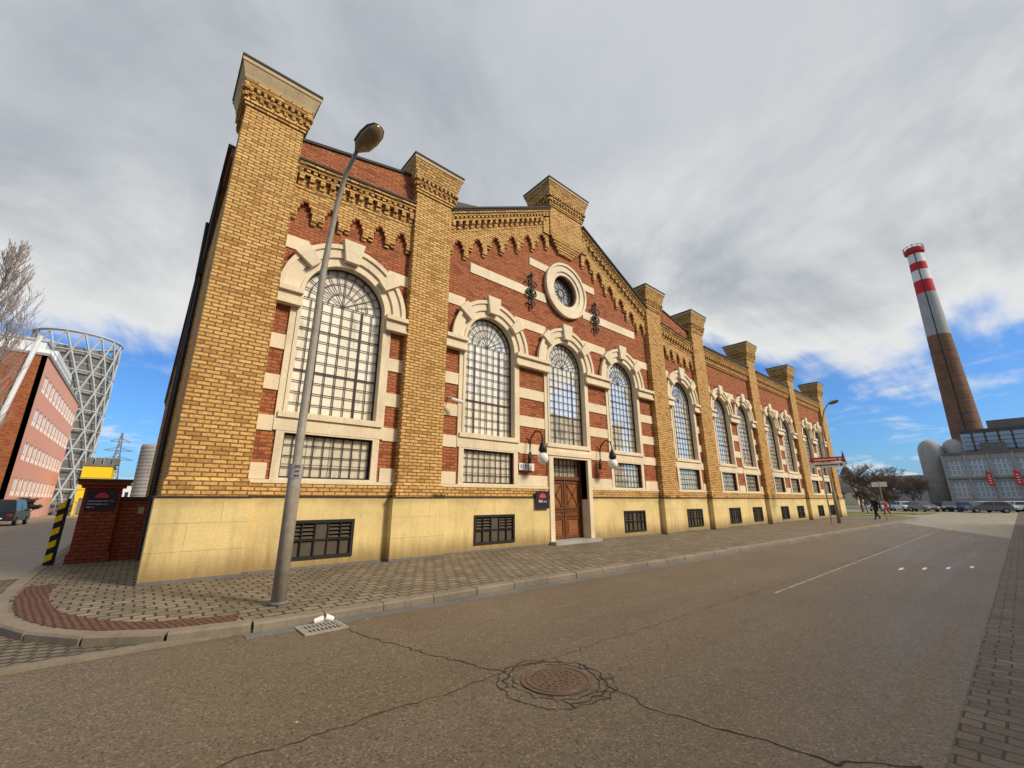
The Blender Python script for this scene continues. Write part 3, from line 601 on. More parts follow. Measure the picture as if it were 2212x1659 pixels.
# ---------------------------------------------------------------- street lamps
def lamp(loc,label=True):
    e=empty('street_lamp',loc);q=B('post')
    q.tube([(0,0,0),(0,0,.05)],.16,'concrete_dark',12);q.tube([(0,0,0),(0,0,2.15),(0,0,2.25),(.02,-.02,6.2),(.04,-.09,6.9),(.07,-.24,7.75),(.11,-.45,8.4),(.19,-.75,8.84)],[.115,.11,.075,.065,.055,.05,.045,.04],'galvanised',14)
    q.finish(e,True)
    q=B('lamp_head');A=Vector((.19,-.74,8.82));D=Vector((.18,-.66,.22)).normalized();U=Vector((0,0,1));Sd=D.cross(U).normalized();U=Sd.cross(D)
    prof=[(0,.055,.05,.03),(.08,.11,.08,.07),(.16,.17,.11,.12),(.4,.20,.12,.17),(.6,.18,.10,.14),(.72,.11,.05,.06),(.75,.04,.02,.02)]
    vs=[];n=16
    for t,w,u,dn in prof:
        for j in range(n):
            a=2*math.pi*j/n;ss=math.sin(a);vs.append(A+D*t+Sd*(w*math.cos(a))+U*(ss*(u if ss>0 else dn)))
    k=len(prof);top=[];bot=[]
    for i in range(k-1):
        for j in range(n):
            f=(i*n+j,i*n+(j+1)%n,(i+1)*n+(j+1)%n,(i+1)*n+j);(bot if (j>=n//2 and i>=2) else top).append(f)
    top+=[tuple(range(n)),tuple((k-1)*n+j for j in range(n))]
    q.add(vs,top,'lamp_grey');q.add(vs,bot,'lamp_lens')
    rim=[A+D*t+Sd*(w+.012) for t,w,_,_ in prof[2:]]+[A+D*t-Sd*(w+.012) for t,w,_,_ in reversed(prof[2:])]
    q.tube(rim+[rim[0]],.014,'lamp_grey',5,False);q.finish(e,True)
    if label:
        q=B('label');q.tube([(0,0,2.04),(0,0,2.30)],[.1165,.1165],'chimney_grey',16);q.finish(e)
        for k,(t,z,sz) in enumerate((('003',2.25,.07),('E00',2.17,.05),('003',2.09,.06))): text('lettering_%d'%k,t,(0,-.121,z),(math.pi/2,0,0),sz,'black_text',e)
    return e
lamp((2.05,-3.52,0));lamp((39.2,-2.9,0),label=False)
e=empty('direction_sign',(37.3,-2.9,0));q=B('post_and_panels');q.tube([(0,0,0),(0,0,4.7)],.045,'galvanised',8)
q.box(-.04,-.02,-1.5,.6,4.3,4.62,'red_paint');q.box(-.04,-.02,-1.5,.6,3.9,4.24,'white_paint')
for z,mt in ((4.46,'white_text'),(4.07,'black_text')):
    q.box(-.045,-.041,-1.05,.35,z-.04,z+.04,mt);q.add([(-.045,-1.15,z-.1),(-.045,-1.15,z+.1),(-.045,-1.38,z)],[(0,1,2)],mt)
q.finish(e)
e=empty('direction_sign',(47.5,-4.3,0));q=B('post_and_panels');q.tube([(0,0,0),(0,0,3.2)],.04,'galvanised',8);q.box(-.03,-.01,-.5,.5,2.7,3.1,'white_paint');q.finish(e)
# ---------------------------------------------------------------- left: gate wall etc.
e=empty('brick_gate_wall');q=B('wall')
q.box(-1.25,-.45,5.6,6.3,-.1,2.05,'dark_red_brick');q.box(-1.33,-.37,5.52,6.38,2.05,2.14,'dark_red_brick');q.box(-1.42,-.28,5.45,6.45,2.142,2.24,'dark_red_brick');q.box(-1.45,-.25,5.42,6.48,2.242,2.30,'dark_flashing')
q.box(-.45,.42,5.8,6.2,-.1,1.72,'dark_red_brick');q.box(-.45,.42,5.74,6.26,1.722,1.80,'dark_flashing');q.box(-1.30,-.40,5.55,6.35,-.1,.25,'dark_red_brick')
q.finish(e);q=B('sign_panel');q.box(-1.17,-.53,5.56,5.59,1.42,1.96,'sign_dark');q.prism(arc(-.85,1.76,.15,math.pi*.02,math.pi*.98,24),[],5.556,5.56,'red_mark');q.finish(e)
for i,t in enumerate(('Energo Cogeneration, s.r.o.','Kaffe Energetika, s.r.o.','B&B, a.s.')): text('lettering_%d'%i,t,(-1.13,5.553,1.68-i*.085),(math.pi/2,0,0),.05,'white_text',e,'LEFT')
q=B('intercom');q.box(.02,.16,5.77,5.8,1.3,1.5,'hubcap');q.finish(e)
e=empty('striped_barrier_post',(-1.62,5.6,0));q=B('post')
n=10
for i in range(n):
    z0=-.1+i*.17;mt='yellow_paint' if i%2 else 'black_paint'
    q.add([(-.07,-.03,z0),(.07,-.03,z0+.08),(.07,.05,z0+.08),(-.07,.05,z0),(-.07,-.03,z0+.17),(.07,-.03,z0+.25),(.07,.05,z0+.25),(-.07,.05,z0+.17)],[(0,1,5,4),(1,2,6,5),(2,3,7,6),(3,0,4,7),(4,5,6,7),(0,3,2,1)],mt)
q.box(.075,.14,-.02,.04,-.1,1.75,'black_paint');q.finish(e)
of=empty('brick_office_building');q=B('walls');X1=-9.2;Y0,Y1=47,75
q.box(-45,X1-.002,Y0,Y0+.4,-.1,15.4,'red_brick');q.box(-45,-44.6,Y0+.4,Y1,-.1,15.4,'red_brick');q.box(-45,X1-.002,Y1-.4,Y1,-.1,15.4,'red_brick')
def yzwall(q,x0,x1,y0,y1,z0,z1,holes,mat):
    loops=[[(y0,z0),(y1,z0),(y1,z1),(y0,z1)]]+holes;flat=[p for l in loops for p in l]
    tri=tessellate_polygon([[Vector((p[0],p[1],0)) for p in l] for l in loops]);q.add([(x1,p[0],p[1]) for p in flat],[tuple(t) for t in tri],mat)
    for l in loops: n=len(l);q.add([(x1,*p) for p in l]+[(x0,*p) for p in l],[(i,(i+1)%n,(i+1)%n+n,i+n) for i in range(n)],mat)
hl=[];gq=B('windows')
for r in range(4):
    for c in range(11):
        y=Y0+1.6+c*2.4;z=2.2+r*3.3;hl.append([(y,z),(y+1.7,z),(y+1.7,z+1.7),(y,z+1.7)])
        gq.box(X1-.12,X1-.1,y,y+1.7,z,z+1.7,'office_glass')
        for yy in (y,y+.8,y+1.6): gq.box(X1-.1,X1-.03,yy,yy+.1,z,z+1.7,'white_paint')
        gq.box(X1-.1,X1-.03,y+.1,y+1.6,z+1.6,z+1.7,'white_paint');gq.box(X1-.1,X1-.03,y+.1,y+1.6,z,z+.1,'white_paint');gq.box(X1-.1,X1-.05,y+.1,y+1.6,z+.6,z+1.5,'white_paint')
yzwall(q,X1-.4,X1,Y0,Y1,-.1,15.4,hl,'pink_render');q.box(-45,X1+.1,Y0-.1,Y1+.1,15.4,15.65,'concrete')
q.finish(of);gq.finish(of)
q=B('roof_units');q.box(-18,-10.5,60,74,15.65,19.2,'white_panel');q.box(-32,-15,52,72,15.65,18.6,'white_panel')
for y in range(49,75,2): q.tube([(X1-.2,y,15.6),(X1-.2,y,16.7)],.03,'steel_lattice',4)
for z in (16.15,16.7): q.tube([(X1-.2,49,z),(X1-.2,74,z)],.03,'steel_lattice',4)
q.tube([(-10.9,46.6,8.5),(-10.0,46.6,17.2)],.2,'white_panel',8)
q.finish(of)
e=empty('industrial_white_building');q=B('walls');q.box(-34,-16.8,92,104,-.1,28.3,'white_panel')
q.box(-34.2,-16.6,91.8,104.2,28.3,28.7,'steel_lattice')
for x in range(-33,-17,2): q.box(x,x+.06,91.95,92,0,28.3,'steel_lattice')
for z in range(4,28,4): q.box(-34,-16.8,91.94,92,z,z+.08,'steel_lattice')
q.box(-16.8,-15.6,94,100,0,25,'concrete');q.finish(e)
gh=empty('gasometer_tower',(-16.3,118,0));R=7.0;H=36.5
q=B('tank');q.lathe((0,0,0),[(R-.9,0),(R-.9,33.0),(R-1.2,33.6),(.1,34.2)],'concrete_dark',32)
for z in range(2,33,2): q.lathe((0,0,z),[(R-.9,0),(R-.8,.0),(R-.8,.3),(R-.9,.3)],'concrete',32)
for j in range(24): a=2*math.pi*j/24;q.tube([((R-.85)*math.cos(a),(R-.85)*math.sin(a),0),((R-.85)*math.cos(a),(R-.85)*math.sin(a),33)],.09,'concrete',4)
q.finish(gh);q=B('steel_lattice_frame');n=16;lv=9
for l in range(lv):
    z0=H*l/lv;z1=H*(l+1)/lv
    for j in range(n):
        a0=2*math.pi*(j+.5*(l%2))/n
        for s_ in (-1,1):
            a1=a0+s_*math.pi/n;q.tube([(R*math.cos(a0),R*math.sin(a0),z0),(R*math.cos(a1),R*math.sin(a1),z1)],.19,'steel_lattice',4,False)
    q.tube([(R*math.cos(2*math.pi*j/32),R*math.sin(2*math.pi*j/32),z1) for j in range(33)],.18 if l<lv-1 else .32,'steel_lattice',4,False)
q.finish(gh)
e=empty('yellow_container_building');q=B('body');q.box(-6.6,-3.6,70,78,-.1,6.4,'yellow_paint');q.box(-6.7,-3.5,69.9,78.1,6.4,6.7,'concrete_dark')
for x in (-6.5,-5.6,-4.7,-3.8): q.box(x,x+.7,70.5,73,6.7,7.6,'concrete_dark')
q.box(-6.2,-5.4,69.97,70,0,2.2,'concrete_dark')
for z in (1.6,3.2,4.8): q.box(-6.6,-3.6,69.98,70,z,z+.07,'concrete_dark')
q.finish(e)
e=empty('concrete_silo',(.9,88,0));q=B('shell');q.lathe((0,0,0),[(2.3,0),(2.3,11.2),(2.2,11.5),(.1,11.9)],'chimney_grey',28)
for i in range(18): q.lathe((0,0,i*.62+.3),[(2.3,0),(2.36,0),(2.36,.09),(2.3,.09)],'concrete',28)
q.finish(e)
e=empty('low_white_building');q=B('walls');q.box(-4.2,2,120,130,-.1,5.2,'white_panel');q.box(-4.3,2.1,119.9,130,5.2,5.5,'roof_metal')
for x in (-3.8,-2.8,-1.8,-.8): q.box(x,x+.6,119.93,120,2.6,3.8,'dark_glass')
q.box(-9,-5,128,134,-.1,4,'cream_wall');q.finish(e)
e=empty('electricity_pylon',(-6.9,150,0));q=B('lattice')
for s1 in(-1,1):
    for s2 in(-1,1): q.tube([(2*s1,2*s2,0),(.5*s1,.5*s2,15),(.1*s1,.1*s2,20.5)],.13,'concrete_dark',3,False)
for i in range(10):
    z0=i*2;z1=z0+2;w0=2-1.9*z0/20;w1=2-1.9*z1/20
    for s1 in(-1,1): q.tube([(-w0,s1*w0,z0),(w1,s1*w1,z1)],.08,'concrete_dark',3,False);q.tube([(w0,s1*w0,z0),(-w1,s1*w1,z1)],.08,'concrete_dark',3,False)
for z,w in ((13,3.6),(15.5,3.0),(18,2.2)):
    q.tube([(-w,0,z),(w,0,z)],.12,'concrete_dark',3,False);q.tube([(-w,0,z),(0,0,z+1)],.09,'concrete_dark',3,False);q.tube([(w,0,z),(0,0,z+1)],.09,'concrete_dark',3,False)
q.finish(e)
e=empty('mesh_fence');q=B('panels')
for i in range(15): x=-9.4+i*.55;q.tube([(x,60,-.1),(x,60,1.7)],.03,'steel_lattice',4)
for z in (.2,.9,1.65): q.tube([(-9.4,60,z),(-1.7,60,z)],.02,'steel_lattice',4)
for i in range(60): x=-9.4+i*.13;q.tube([(x,60,.2),(x,60,1.65)],.008,'steel_lattice',3,False)
q.finish(e)
# ---------------------------------------------------------------- right side
ch=empty('factory_chimney',(130,-7.3,0));q=B('shaft')
prof=[(0,2.85),(20,2.4),(37,1.98),(44,1.78),(47.4,1.68),(50.6,1.6),(53.2,1.52),(55.2,1.45),(57.5,1.37)]
brickmat('chimney_dark',(.30,.15,.09),(.21,.11,.07),(.13,.075,.05),w=.6,h=.3,ms=.03,grime=.6)
mt=['chimney_dark','chimney_dark','chimney_grey','chimney_grey','chimney_red','chimney_white','chimney_red','chimney_white']
for (z0,r0),(z1,r1),m_ in zip(prof[:-1],prof[1:],mt): 
    n=28;vs=[(r*math.cos(2*math.pi*j/n),r*math.sin(2*math.pi*j/n),z) for z,r in((z0,r0),(z1,r1)) for j in range(n)]
    q.add(vs,[(j,(j+1)%n,(j+1)%n+n,j+n) for j in range(n)],m_)
q.lathe((0,0,57.5),[(1.38,0),(1.8,.5),(1.85,1.2),(1.45,1.25),(1.45,1.7),(1.2,1.7),(1.1,.5)],'chimney_red',28)
for z in range(3,36,2): 
    r=2.85-(.87*z/37)+.03;q.lathe((0,0,z),[(r-.05,0),(r,0),(r,.12),(r-.05,.12)],'louvre',28)
for j in range(12): a=2*math.pi*j/12;q.tube([(1.8*math.cos(a),1.8*math.sin(a),58.7),(1.8*math.cos(a),1.8*math.sin(a),59.6)],.06,'iron',4)
q.tube([(1.8*math.cos(2*math.pi*j/24),1.8*math.sin(2*math.pi*j/24),59.5) for j in range(25)],.06,'iron',4,False)
for k in range(4): q.tube([(-.9+.6*k,0,58),(-.9+.6*k,0,60.2-(k%2)*.5)],.07,'iron',4)
q.tube([(-2.9,0,1),(-1.45,0,58)],.1,'iron',4);q.finish(ch)
fb=empty('concrete_factory_building');q=B('walls');FX=108;g2=B('windows')
hl=[]
for r in range(2):
    for c in range(9):
        y=-28.6+c*2.75;z=1.9+r*3.7;hl.append([(y,z),(y+2.3,z),(y+2.3,z+2.7),(y,z+2.7)]);g2.box(FX+.2,FX+.22,y,y+2.3,z,z+2.7,'office_glass')
        for k in range(5): g2.box(FX+.12,FX+.2,y+.575*k-.05,y+.575*k+.05,z,z+2.7,'white_paint')
        for k in range(4): g2.box(FX+.12,FX+.2,y,y+2.3,z+.88*k,z+.88*k+.09,'white_paint')
loops=[[(-30,-.1),(-4.3,-.1),(-4.3,9.2),(-30,9.2)]]+hl;flat=[p for l in loops for p in l]
tri=tessellate_polygon([[Vector((p[0],p[1],0)) for p in l] for l in loops]);q.add([(FX,p[0],p[1]) for p in flat],[tuple(t) for t in tri],'concrete')
for l in loops: n=len(l);q.add([(FX,*p) for p in l]+[(FX+.4,*p) for p in l],[(i,(i+1)%n,(i+1)%n+n,i+n) for i in range(n)],'concrete')
q.box(FX+.4,FX+14,-4.8,-4.3,-.1,9.2,'concrete');q.box(FX-.25,FX+14,-30,-4.2,9.2,9.6,'concrete_dark');q.box(FX-.2,FX,-30,-4.2,5.0,5.2,'concrete_dark')
for c in range(10): y=-28.88+c*2.75;q.box(FX-.18,FX,y-.16,y+.16,-.1,9.2,'concrete')
q.box(FX+5,FX+14,-30,-7.2,9.6,13.6,'concrete_dark');q.box(FX+4.8,FX+14,-30,-7.0,13.6,13.9,'roof_metal')
for c in range(14): y=-29+c*1.6;g2.box(FX+4.9,FX+4.98,y,y+1.3,10.1,13.2,'office_glass')
q.box(FX+8,FX+12,-20,-10.5,13.9,15.6,'concrete_dark');q.box(FX+2,FX+5,-12,-9,9.6,11.2,'concrete_dark')
for k in range(5): q.box(FX+4.85,FX+4.95,-30,-7.2,10.2+k*.75,10.26+k*.75,'iron')
q.finish(fb);g2.finish(fb)
sl=empty('concrete_silos');q=B('shells')
for y,x in ((-2.5,112),(-5.6,114)):
    q.lathe((x,y,0),[(1.75,0),(1.75,10.4),(1.65,11.2),(1.3,11.9),(.7,12.4),(.05,12.6)],'concrete',24)
q.finish(sl,True)
for y in (-9.5,-12.6):
    e=empty('red_banner');q=B('flag');q.add([(FX-1,y,3.6),(FX-1,y+.7,4.0),(FX-1,y+.7,6.3),(FX-1,y,5.9)],[(0,1,2,3)],'red_paint');q.tube([(FX-1,y-.05,0),(FX-1,y-.05,6.6)],.05,'galvanised',6)
    for k in range(4): q.box(FX-1.01,FX-1.003,y+.2,y+.5,4.2+k*.42,4.32+k*.42,'white_text')
    q.finish(e)
e=empty('distant_town');q=B('blocks');rr=random.Random(3)
for i in range(46):
    a=math.radians(rr.uniform(4.2,20));d=rr.uniform(190,330);x=d*math.cos(a);y=-11.9+d*math.sin(a);w=rr.uniform(8,18);h=rr.uniform(3,8)
    q.box(x,x+8,y-w/2,y+w/2,-.1,h,rr.choice(['far_town','cream_wall','concrete']));q.add([(x,y-w/2,h),(x+8,y-w/2,h),(x+8,y+w/2,h),(x,y+w/2,h),(x+4,y-w/2,h+2.5),(x+4,y+w/2,h+2.5)],[(0,4,5,3),(4,1,2,5),(0,1,4),(3,2,5)],rr.choice(['terracotta','roof_metal']))
for i in range(26):
    a=math.radians(rr.uniform(89,112));d=rr.uniform(170,320);x=d*math.cos(a);y=-11.9+d*math.sin(a);w=rr.uniform(8,20);h=rr.uniform(3,8);q.box(x-w/2,x+w/2,y,y+8,-.1,h,rr.choice(['far_town','cream_wall','concrete']))
q.finish(e)
e=empty('church_spire',(245,38,0));q=B('tower');q.box(-2,2,-2,2,0,13,'cream_wall');q.frus((-2.2,2.2,-2.2,2.2),(-.9,.9,-.9,.9),13,16,'roof_metal');q.box(-.7,.7,-.7,.7,16,17.5,'cream_wall');q.frus((-.9,.9,-.9,.9),(-.03,.03,-.03,.03),17.5,24,'roof_metal');q.finish(e)
# ---------------------------------------------------------------- trees
def tree(loc,h,spread=.5,seed=1,r0=None,upright=.6,depth=5,name='bare_tree',trunk=.25,nb=4,rmin=.02,mat='bark'):
    rd=random.Random(seed);q=B('branches');r0=r0 or h*.018
    def grow(p,d,ln,r,lv):
        pts=[p];dd=d.copy();k=3
        for i in range(k):
            dd=(dd+Vector((rd.uniform(-.18,.18),rd.uniform(-.18,.18),rd.uniform(-.05,.15)))).normalized();pts.append(pts[-1]+dd*ln/k)
        rs=[max(rmin,r*(1-.4*i/k)) for i in range(k+1)]
        q.tube(pts,rs,mat,6 if lv<2 else 3,False)
        if lv>=depth: return
        n=nb+(1 if lv==0 else 0)
        for i in range(n):
            t=rd.uniform(.35,1) if lv else rd.uniform(.5,1.0);idx=min(k-1,int(t*k));b=pts[idx].lerp(pts[idx+1],t*k-idx)
            a=rd.uniform(0,6.28);o=Vector((math.cos(a),math.sin(a),0))
            nd=(dd*upright+o*spread+Vector((0,0,.15))).normalized();grow(b,nd,ln*rd.uniform(.55,.8),r*.55,lv+1)
    grow(Vector((0,0,0)),Vector((0,0,1)),h*(trunk+.12),r0,0)
    e=empty(name,loc);q.finish(e);return e
def poplar(loc,h,rad,seed):
    rd=random.Random(seed);q=B('branches')
    q.tube([(0,0,0),(.05,0,h*.3),(-.05,.05,h*.6),(0,0,h)],[h*.014,h*.011,h*.006,.015],'bark_light',7,False)
    def br(p,d,ln,r,lv):
        pts=[p];dd=d.copy()
        for i in range(4): dd=(dd+Vector((rd.uniform(-.12,.12),rd.uniform(-.12,.12),.16))).normalized();pts.append(pts[-1]+dd*ln/4)
        q.tube(pts,[max(.012,r*(1-.2*i)) for i in range(5)],'bark_light',3,False)
        if lv<3:
            for i in range(5):
                t=rd.uniform(.2,.95)*4;k=min(3,int(t));b=pts[k].lerp(pts[k+1],t-k);a=rd.uniform(0,6.28)
                br(b,(dd*.8+Vector((math.cos(a),math.sin(a),.5))*.5).normalized(),ln*rd.uniform(.35,.55),r*.5,lv+1)
    for i in range(80):
        t=rd.uniform(.12,.96);a=rd.uniform(0,6.28);w=rad*math.sin(min(1,(1-t)*1.5+.12)*1.57)
        br(Vector((0,0,h*t)),Vector((math.cos(a),math.sin(a),1.3)).normalized(),min(w*1.7,h*(1.04-t)+.5),.045,1)
    e=empty('poplar_tree',loc);q.finish(e)
poplar((-10.0,32,0),19.6,2.4,4)
tree((-7.3,45.5,0),3.6,.9,8,upright=.5,depth=5,name='bare_shrub',trunk=.16,nb=5,rmin=.02)
for i,(x,y,h) in enumerate(((79,3.2,9.5),(82,1.6,8.0),(74,-.4,4.5),(71,1.2,4.5),(100,2,9),(104,-.5,8),(98,5,7),(112,1.5,8),(120,6,10),(70,3.5,5))):
    tree((x,y,0),h,.75,20+i,upright=.6,depth=5,trunk=.22,nb=4,rmin=.016)
# ---------------------------------------------------------------- cars
def car(loc,rot,paint,kind='car'):
    e=empty('parked_'+kind,loc,rot);q=B('body');L_=2.15;W=.86
    top=1.45 if kind=='car' else 1.95
    prof=[(-L_,.35),(-L_+.05,.75),(-L_+.15,.95),(1.0,.98),(1.75,.85),(L_,.68),(L_+.02,.35)] if kind=='car' else [(-L_,.35),(-L_,1.1),(1.3,1.1),(1.95,.95),(L_,.7),(L_,.35)]
    q.prism(prof,[],-W,W,paint,back=True)
    zb=prof[3][1]-.02 if kind=='car' else 1.08
    a=(-1.95,1.15,-.82,.82) ;b=(-1.55,.35,-.64,.64) if kind=='car' else (-1.9,.7,-.7,.7)
    q.frus(a,b,zb,top-.05,'dark_glass');q.frus((b[0]-.03,b[1]+.03,b[2]-.02,b[3]+.02),(b[0]+.1,b[1]-.15,b[2]+.08,b[3]-.08),top-.05,top+.03,paint)
    for s_ in(-1,1):
        for xx0,xx1 in ((a[0],b[0]),(-.35,-.4),(a[1],b[1])):
            q.tube([(xx0,s_*.82,zb),(xx1,s_*.66,top-.04)],.045,paint,4)
        q.box(.75,.95,s_*.88-.08,s_*.88+.08,zb+.02,zb+.15,paint)
        q.box(L_-.12,L_+.03,s_*.6-.18,s_*.6+.18,.6,.73,'light_glass');q.box(-L_-.01,-L_+.1,s_*.62-.15,s_*.62+.15,.7,.88,'tail_light')
    q.box(L_-.05,L_+.04,-.35,.35,.4,.55,'black_paint');q.box(-L_-.02,-L_+.05,-.26,.26,.5,.61,'white_paint')
    q.finish(e,bevel=.04);w=B('wheels')
    for x in(-1.35,1.35):
        for s_ in(-1,1):
            M=Matrix.Rotation(math.pi/2,4,'X');w.lathe((x,s_*.8,.32),[(.2,-.1),(.32,-.09),(.33,0),(.32,.09),(.2,.1)],'tyre',16,M);w.lathe((x,s_*.82,.32),[(.02,-.1),(.2,-.095),(.2,.095),(.02,.1)],'hubcap',12,M)
    w.finish(e);return e
cols=['car_silver','car_white','car_grey','car_black','car_blue','car_silver','car_white','car_grey']
for i in range(6): car((91+rr.uniform(-1,1)+ (i%2)*3,3.2-i*2.6,-.12),math.pi+rr.uniform(-.15,.15)+(.5 if i%3 else 0),cols[i])
for i,(x,y) in enumerate(((97,-3),(99,-7),(100,-10.5),(96,1.5),(88,-8.8),(102,-14))): car((x,y,-.12),1.57+rr.uniform(-.4,.4),cols[(i*3+3)%8])
car((-7.9,41.5,-.12),1.5,'car_black','van')
for i,(x,y) in enumerate(((-8.8,78),(-6.6,80),(-8.6,86),(-11.5,90),(-4.4,84),(-10.4,79))): car((x,y,-.12),1.4+rr.uniform(-.2,.2),cols[(i*2)%8])
# ---------------------------------------------------------------- people
def person(loc,rot,mat,h=1.74):
    e=empty('pedestrian',loc,rot);k=h/1.74
    J={'pel':(0,0,.95,.19),'wst':(0,.0,1.1,.175),'chs':(.02,0,1.33,.20),'nk':(.04,0,1.50,.07),
       'hl':(0,.1,.88,.125),'kl':(.2,.1,.5,.085),'al':(.27,.1,.1,.055),'tl':(.43,.1,.04,.04),
       'hr':(0,-.1,.88,.125),'kr':(-.02,-.1,.5,.085),'ar':(-.30,-.1,.17,.055),'tr':(-.22,-.1,.03,.04),
       'sl':(.02,.20,1.42,.09),'el':(-.12,.27,1.15,.068),'wl':(-.05,.27,.9,.042),
       'sr':(.02,-.20,1.42,.09),'er':(-.02,-.28,1.15,.068),'wr':(.18,-.27,.95,.042)}
    E=[('pel','wst'),('wst','chs'),('chs','nk'),('pel','hl'),('hl','kl'),('kl','al'),('al','tl'),('pel','hr'),('hr','kr'),('kr','ar'),('ar','tr'),('chs','sl'),('sl','el'),('el','wl'),('chs','sr'),('sr','er'),('er','wr')]
    ks_=list(J);me=bpy.data.meshes.new('clothed_body');me.from_pydata([tuple(c*k for c in J[n][:3]) for n in ks_],[(ks_.index(a),ks_.index(b)) for a,b in E],[])
    ob=bpy.data.objects.new('clothed_body',me);COL.objects.link(ob);ob.parent=e;me.materials.append(MATS[mat])
    md=ob.modifiers.new('s','SKIN')
    for i,n in enumerate(ks_): me.skin_vertices[0].data[i].radius=(J[n][3]*k,J[n][3]*k)
    me.skin_vertices[0].data[0].use_root=True
    ob.modifiers.new('ss','SUBSURF').levels=1
    q=B('head');q.lathe((.06*k,0,1.63*k),[(.0,-.13),(.05,-.12),(.075,-.05),(.085,.02),(.075,.08),(.04,.115),(0,.12)],'skin',14);q.lathe((.145*k,0,1.62*k),[(0,-.02),(.015,0),(0,.03)],'skin',6);q.finish(e,True)
    q=B('hair');q.lathe((.045*k,0,1.66*k),[(.07,-.06),(.092,.0),(.085,.06),(.05,.1),(0,.11)],'black_paint',14);q.finish(e,True)
    for n in('wl','wr'):
        q=B('hand');x,y,z,_=[c*k for c in J[n]];q.tube([(x,y,z),(x+.01,y,z-.05),(x+.015,y,z-.09)],[.025,.036,.03],'skin',8)
        for f in range(4): q.tube([(x-.02+.016*f,y,z-.08),(x-.015+.016*f,y,z-.13-.008*(f in(1,2))),(x+.0+.016*f,y,z-.165)],[.009,.008,.006],'skin',5)
        q.tube([(x+.03,y,z-.03),(x+.055,y,z-.08)],[.01,.008],'skin',5);q.finish(e,True)
    return e
person((48.2,-3.6,0),math.pi*.8,'cloth_black',1.85)
person((66,-1.5,-.05),1.4,'cloth_red',1.7)
# ---------------------------------------------------------------- opposite side of the street (mirrored in the panes)
e=empty('opposite_building');q=B('walls');hl=[];g3=B('windows')
for r in range(3):
    for c in range(26):
        x=-38+c*3.6;z=1.4+r*3.7;hl.append([(x,z),(x+1.5,z),(x+1.5,z+2.2),(x,z+2.2)]);g3.box(x,x+1.5,-26.32,-26.3,z,z+2.2,'dark_glass');g3.box(x+.7,x+.8,-26.28,-26.2,z,z+2.2,'white_paint')
q.prism([(-40,-.1),(56,-.1),(56,12.5),(-40,12.5)],hl,-26,-26.4,'cream_wall');q.box(-40,56,-26.0,-25.6,12.5,13,'cream_stone');q.box(-40,56,-38,-26.0,12.4,12.9,'roof_metal')
for r in range(1,3): q.box(-40,56,-25.99,-25.85,r*3.7+.5,r*3.7+.8,'cream_stone')
q.finish(e);g3.finish(e)
# ---------------------------------------------------------------- sky & light
SUN_EL,SUN_AZ=math.radians(36),math.radians(-62)   # azimuth measured from +X towards +Y
W=bpy.data.worlds.new('World');S.world=W;W.use_nodes=True;nt=W.node_tree;bg=nt.nodes['Background'];bg.inputs[1].default_value=.1
sk=N(nt,'ShaderNodeTexSky');sk.sky_type='NISHITA';sk.sun_disc=False;sk.sun_elevation=SUN_EL;sk.sun_rotation=math.pi/2-SUN_AZ
tc=N(nt,'ShaderNodeTexCoord');g=tc.outputs['Generated'];sp=N(nt,'ShaderNodeSeparateXYZ');L(nt,g,sp.inputs[0])
dz=mth(nt,'ADD',mth(nt,'MAXIMUM',sp.outputs[2],0),.16)
cb=N(nt,'ShaderNodeCombineXYZ');L(nt,mth(nt,'DIVIDE',sp.outputs[0],dz),cb.inputs[0]);L(nt,mth(nt,'DIVIDE',sp.outputs[1],dz),cb.inputs[1])
n1=noise(nt,cb.outputs[0],.9,6,.56,.35);n2=noise(nt,cb.outputs[0],.45,5,.5,.2);n3=noise(nt,cb.outputs[0],1.9,7,.62,.4);n4=noise(nt,g,2.2,6,.6,.5)
mk=mth(nt,'ADD',sp.outputs[2],mth(nt,'ADD',mth(nt,'MULTIPLY',mth(nt,'SUBTRACT',n1,.5),.5),mth(nt,'MULTIPLY',mth(nt,'SUBTRACT',n4,.5),.7)))
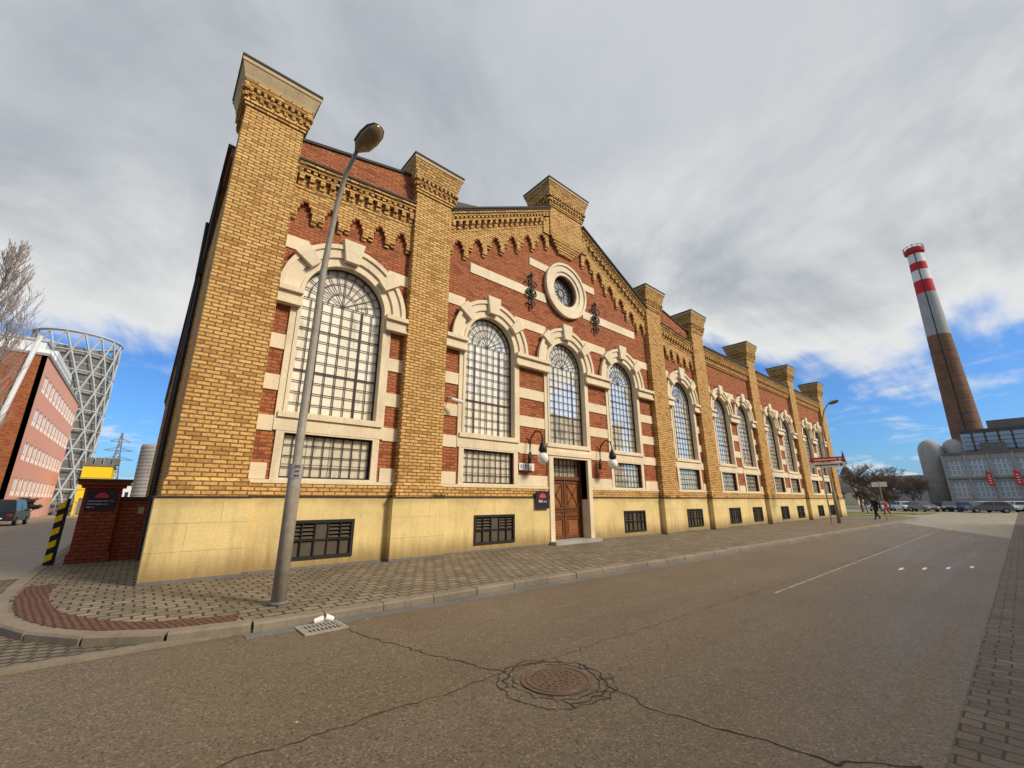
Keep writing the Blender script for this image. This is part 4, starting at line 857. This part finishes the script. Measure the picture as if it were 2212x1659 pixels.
mask=maprange(nt,mk,.24,.36,0,1,True)
mk2=maprange(nt,n3,.52,.68,0,.95,True);lowm=maprange(nt,sp.outputs[2],.0,.25,1,.25)
mask=mth(nt,'MAXIMUM',mask,mth(nt,'MULTIPLY',mk2,lowm))
shade=mth(nt,'ADD',mth(nt,'MULTIPLY',n1,.4),mth(nt,'ADD',mth(nt,'MULTIPLY',n2,.3),mth(nt,'MULTIPLY',n4,.3)))
cr=maprange(nt,shade,.40,.60,0,1,True)
ccol=mixc(nt,cr,(5.9,6.2,6.5),(3.6,4.0,4.5))
edge=maprange(nt,mk,.28,.62,1,0,True);ccol=mixc(nt,mth(nt,'MULTIPLY',edge,.85),ccol,(9.0,9.0,8.8))
blue=mixc(nt,1.0,sk.outputs[0],(.50,.92,1.5),'MULTIPLY')
fin=mixc(nt,mask,blue,ccol);L(nt,fin,bg.inputs[0])
sd=bpy.data.lights.new('sun','SUN');sd.energy=3.9;sd.angle=math.radians(12);sd.color=(1,.90,.75);so=bpy.data.objects.new('sun',sd);COL.objects.link(so)
dv=Vector((math.cos(SUN_AZ)*math.cos(SUN_EL),math.sin(SUN_AZ)*math.cos(SUN_EL),math.sin(SUN_EL)));so.rotation_euler=dv.to_track_quat('Z','Y').to_euler();so.location=(0,-30,40)
S.view_settings.view_transform='Standard';S.view_settings.look='None';S.view_settings.exposure=0
# ---------------------------------------------------------------- camera
f,p,r,y=907.859,.271,-.003,.863
F=Vector((math.cos(y)*math.cos(p),math.sin(y)*math.cos(p),math.sin(p)));R0=Vector((math.sin(y),-math.cos(y),0));U0=R0.cross(F)
Rv=R0*math.cos(r)+U0*math.sin(r);Uv=U0*math.cos(r)-R0*math.sin(r)
cam=bpy.data.cameras.new('camera');co=bpy.data.objects.new('camera',cam);COL.objects.link(co)
M=Matrix((Rv,Uv,-F)).transposed().to_4x4();M.translation=(0,-11.924,1.65);co.matrix_world=M
cam.sensor_width=36;cam.lens=36*f/2212;cam.clip_end=3000;cam.clip_start=.05;S.camera=co
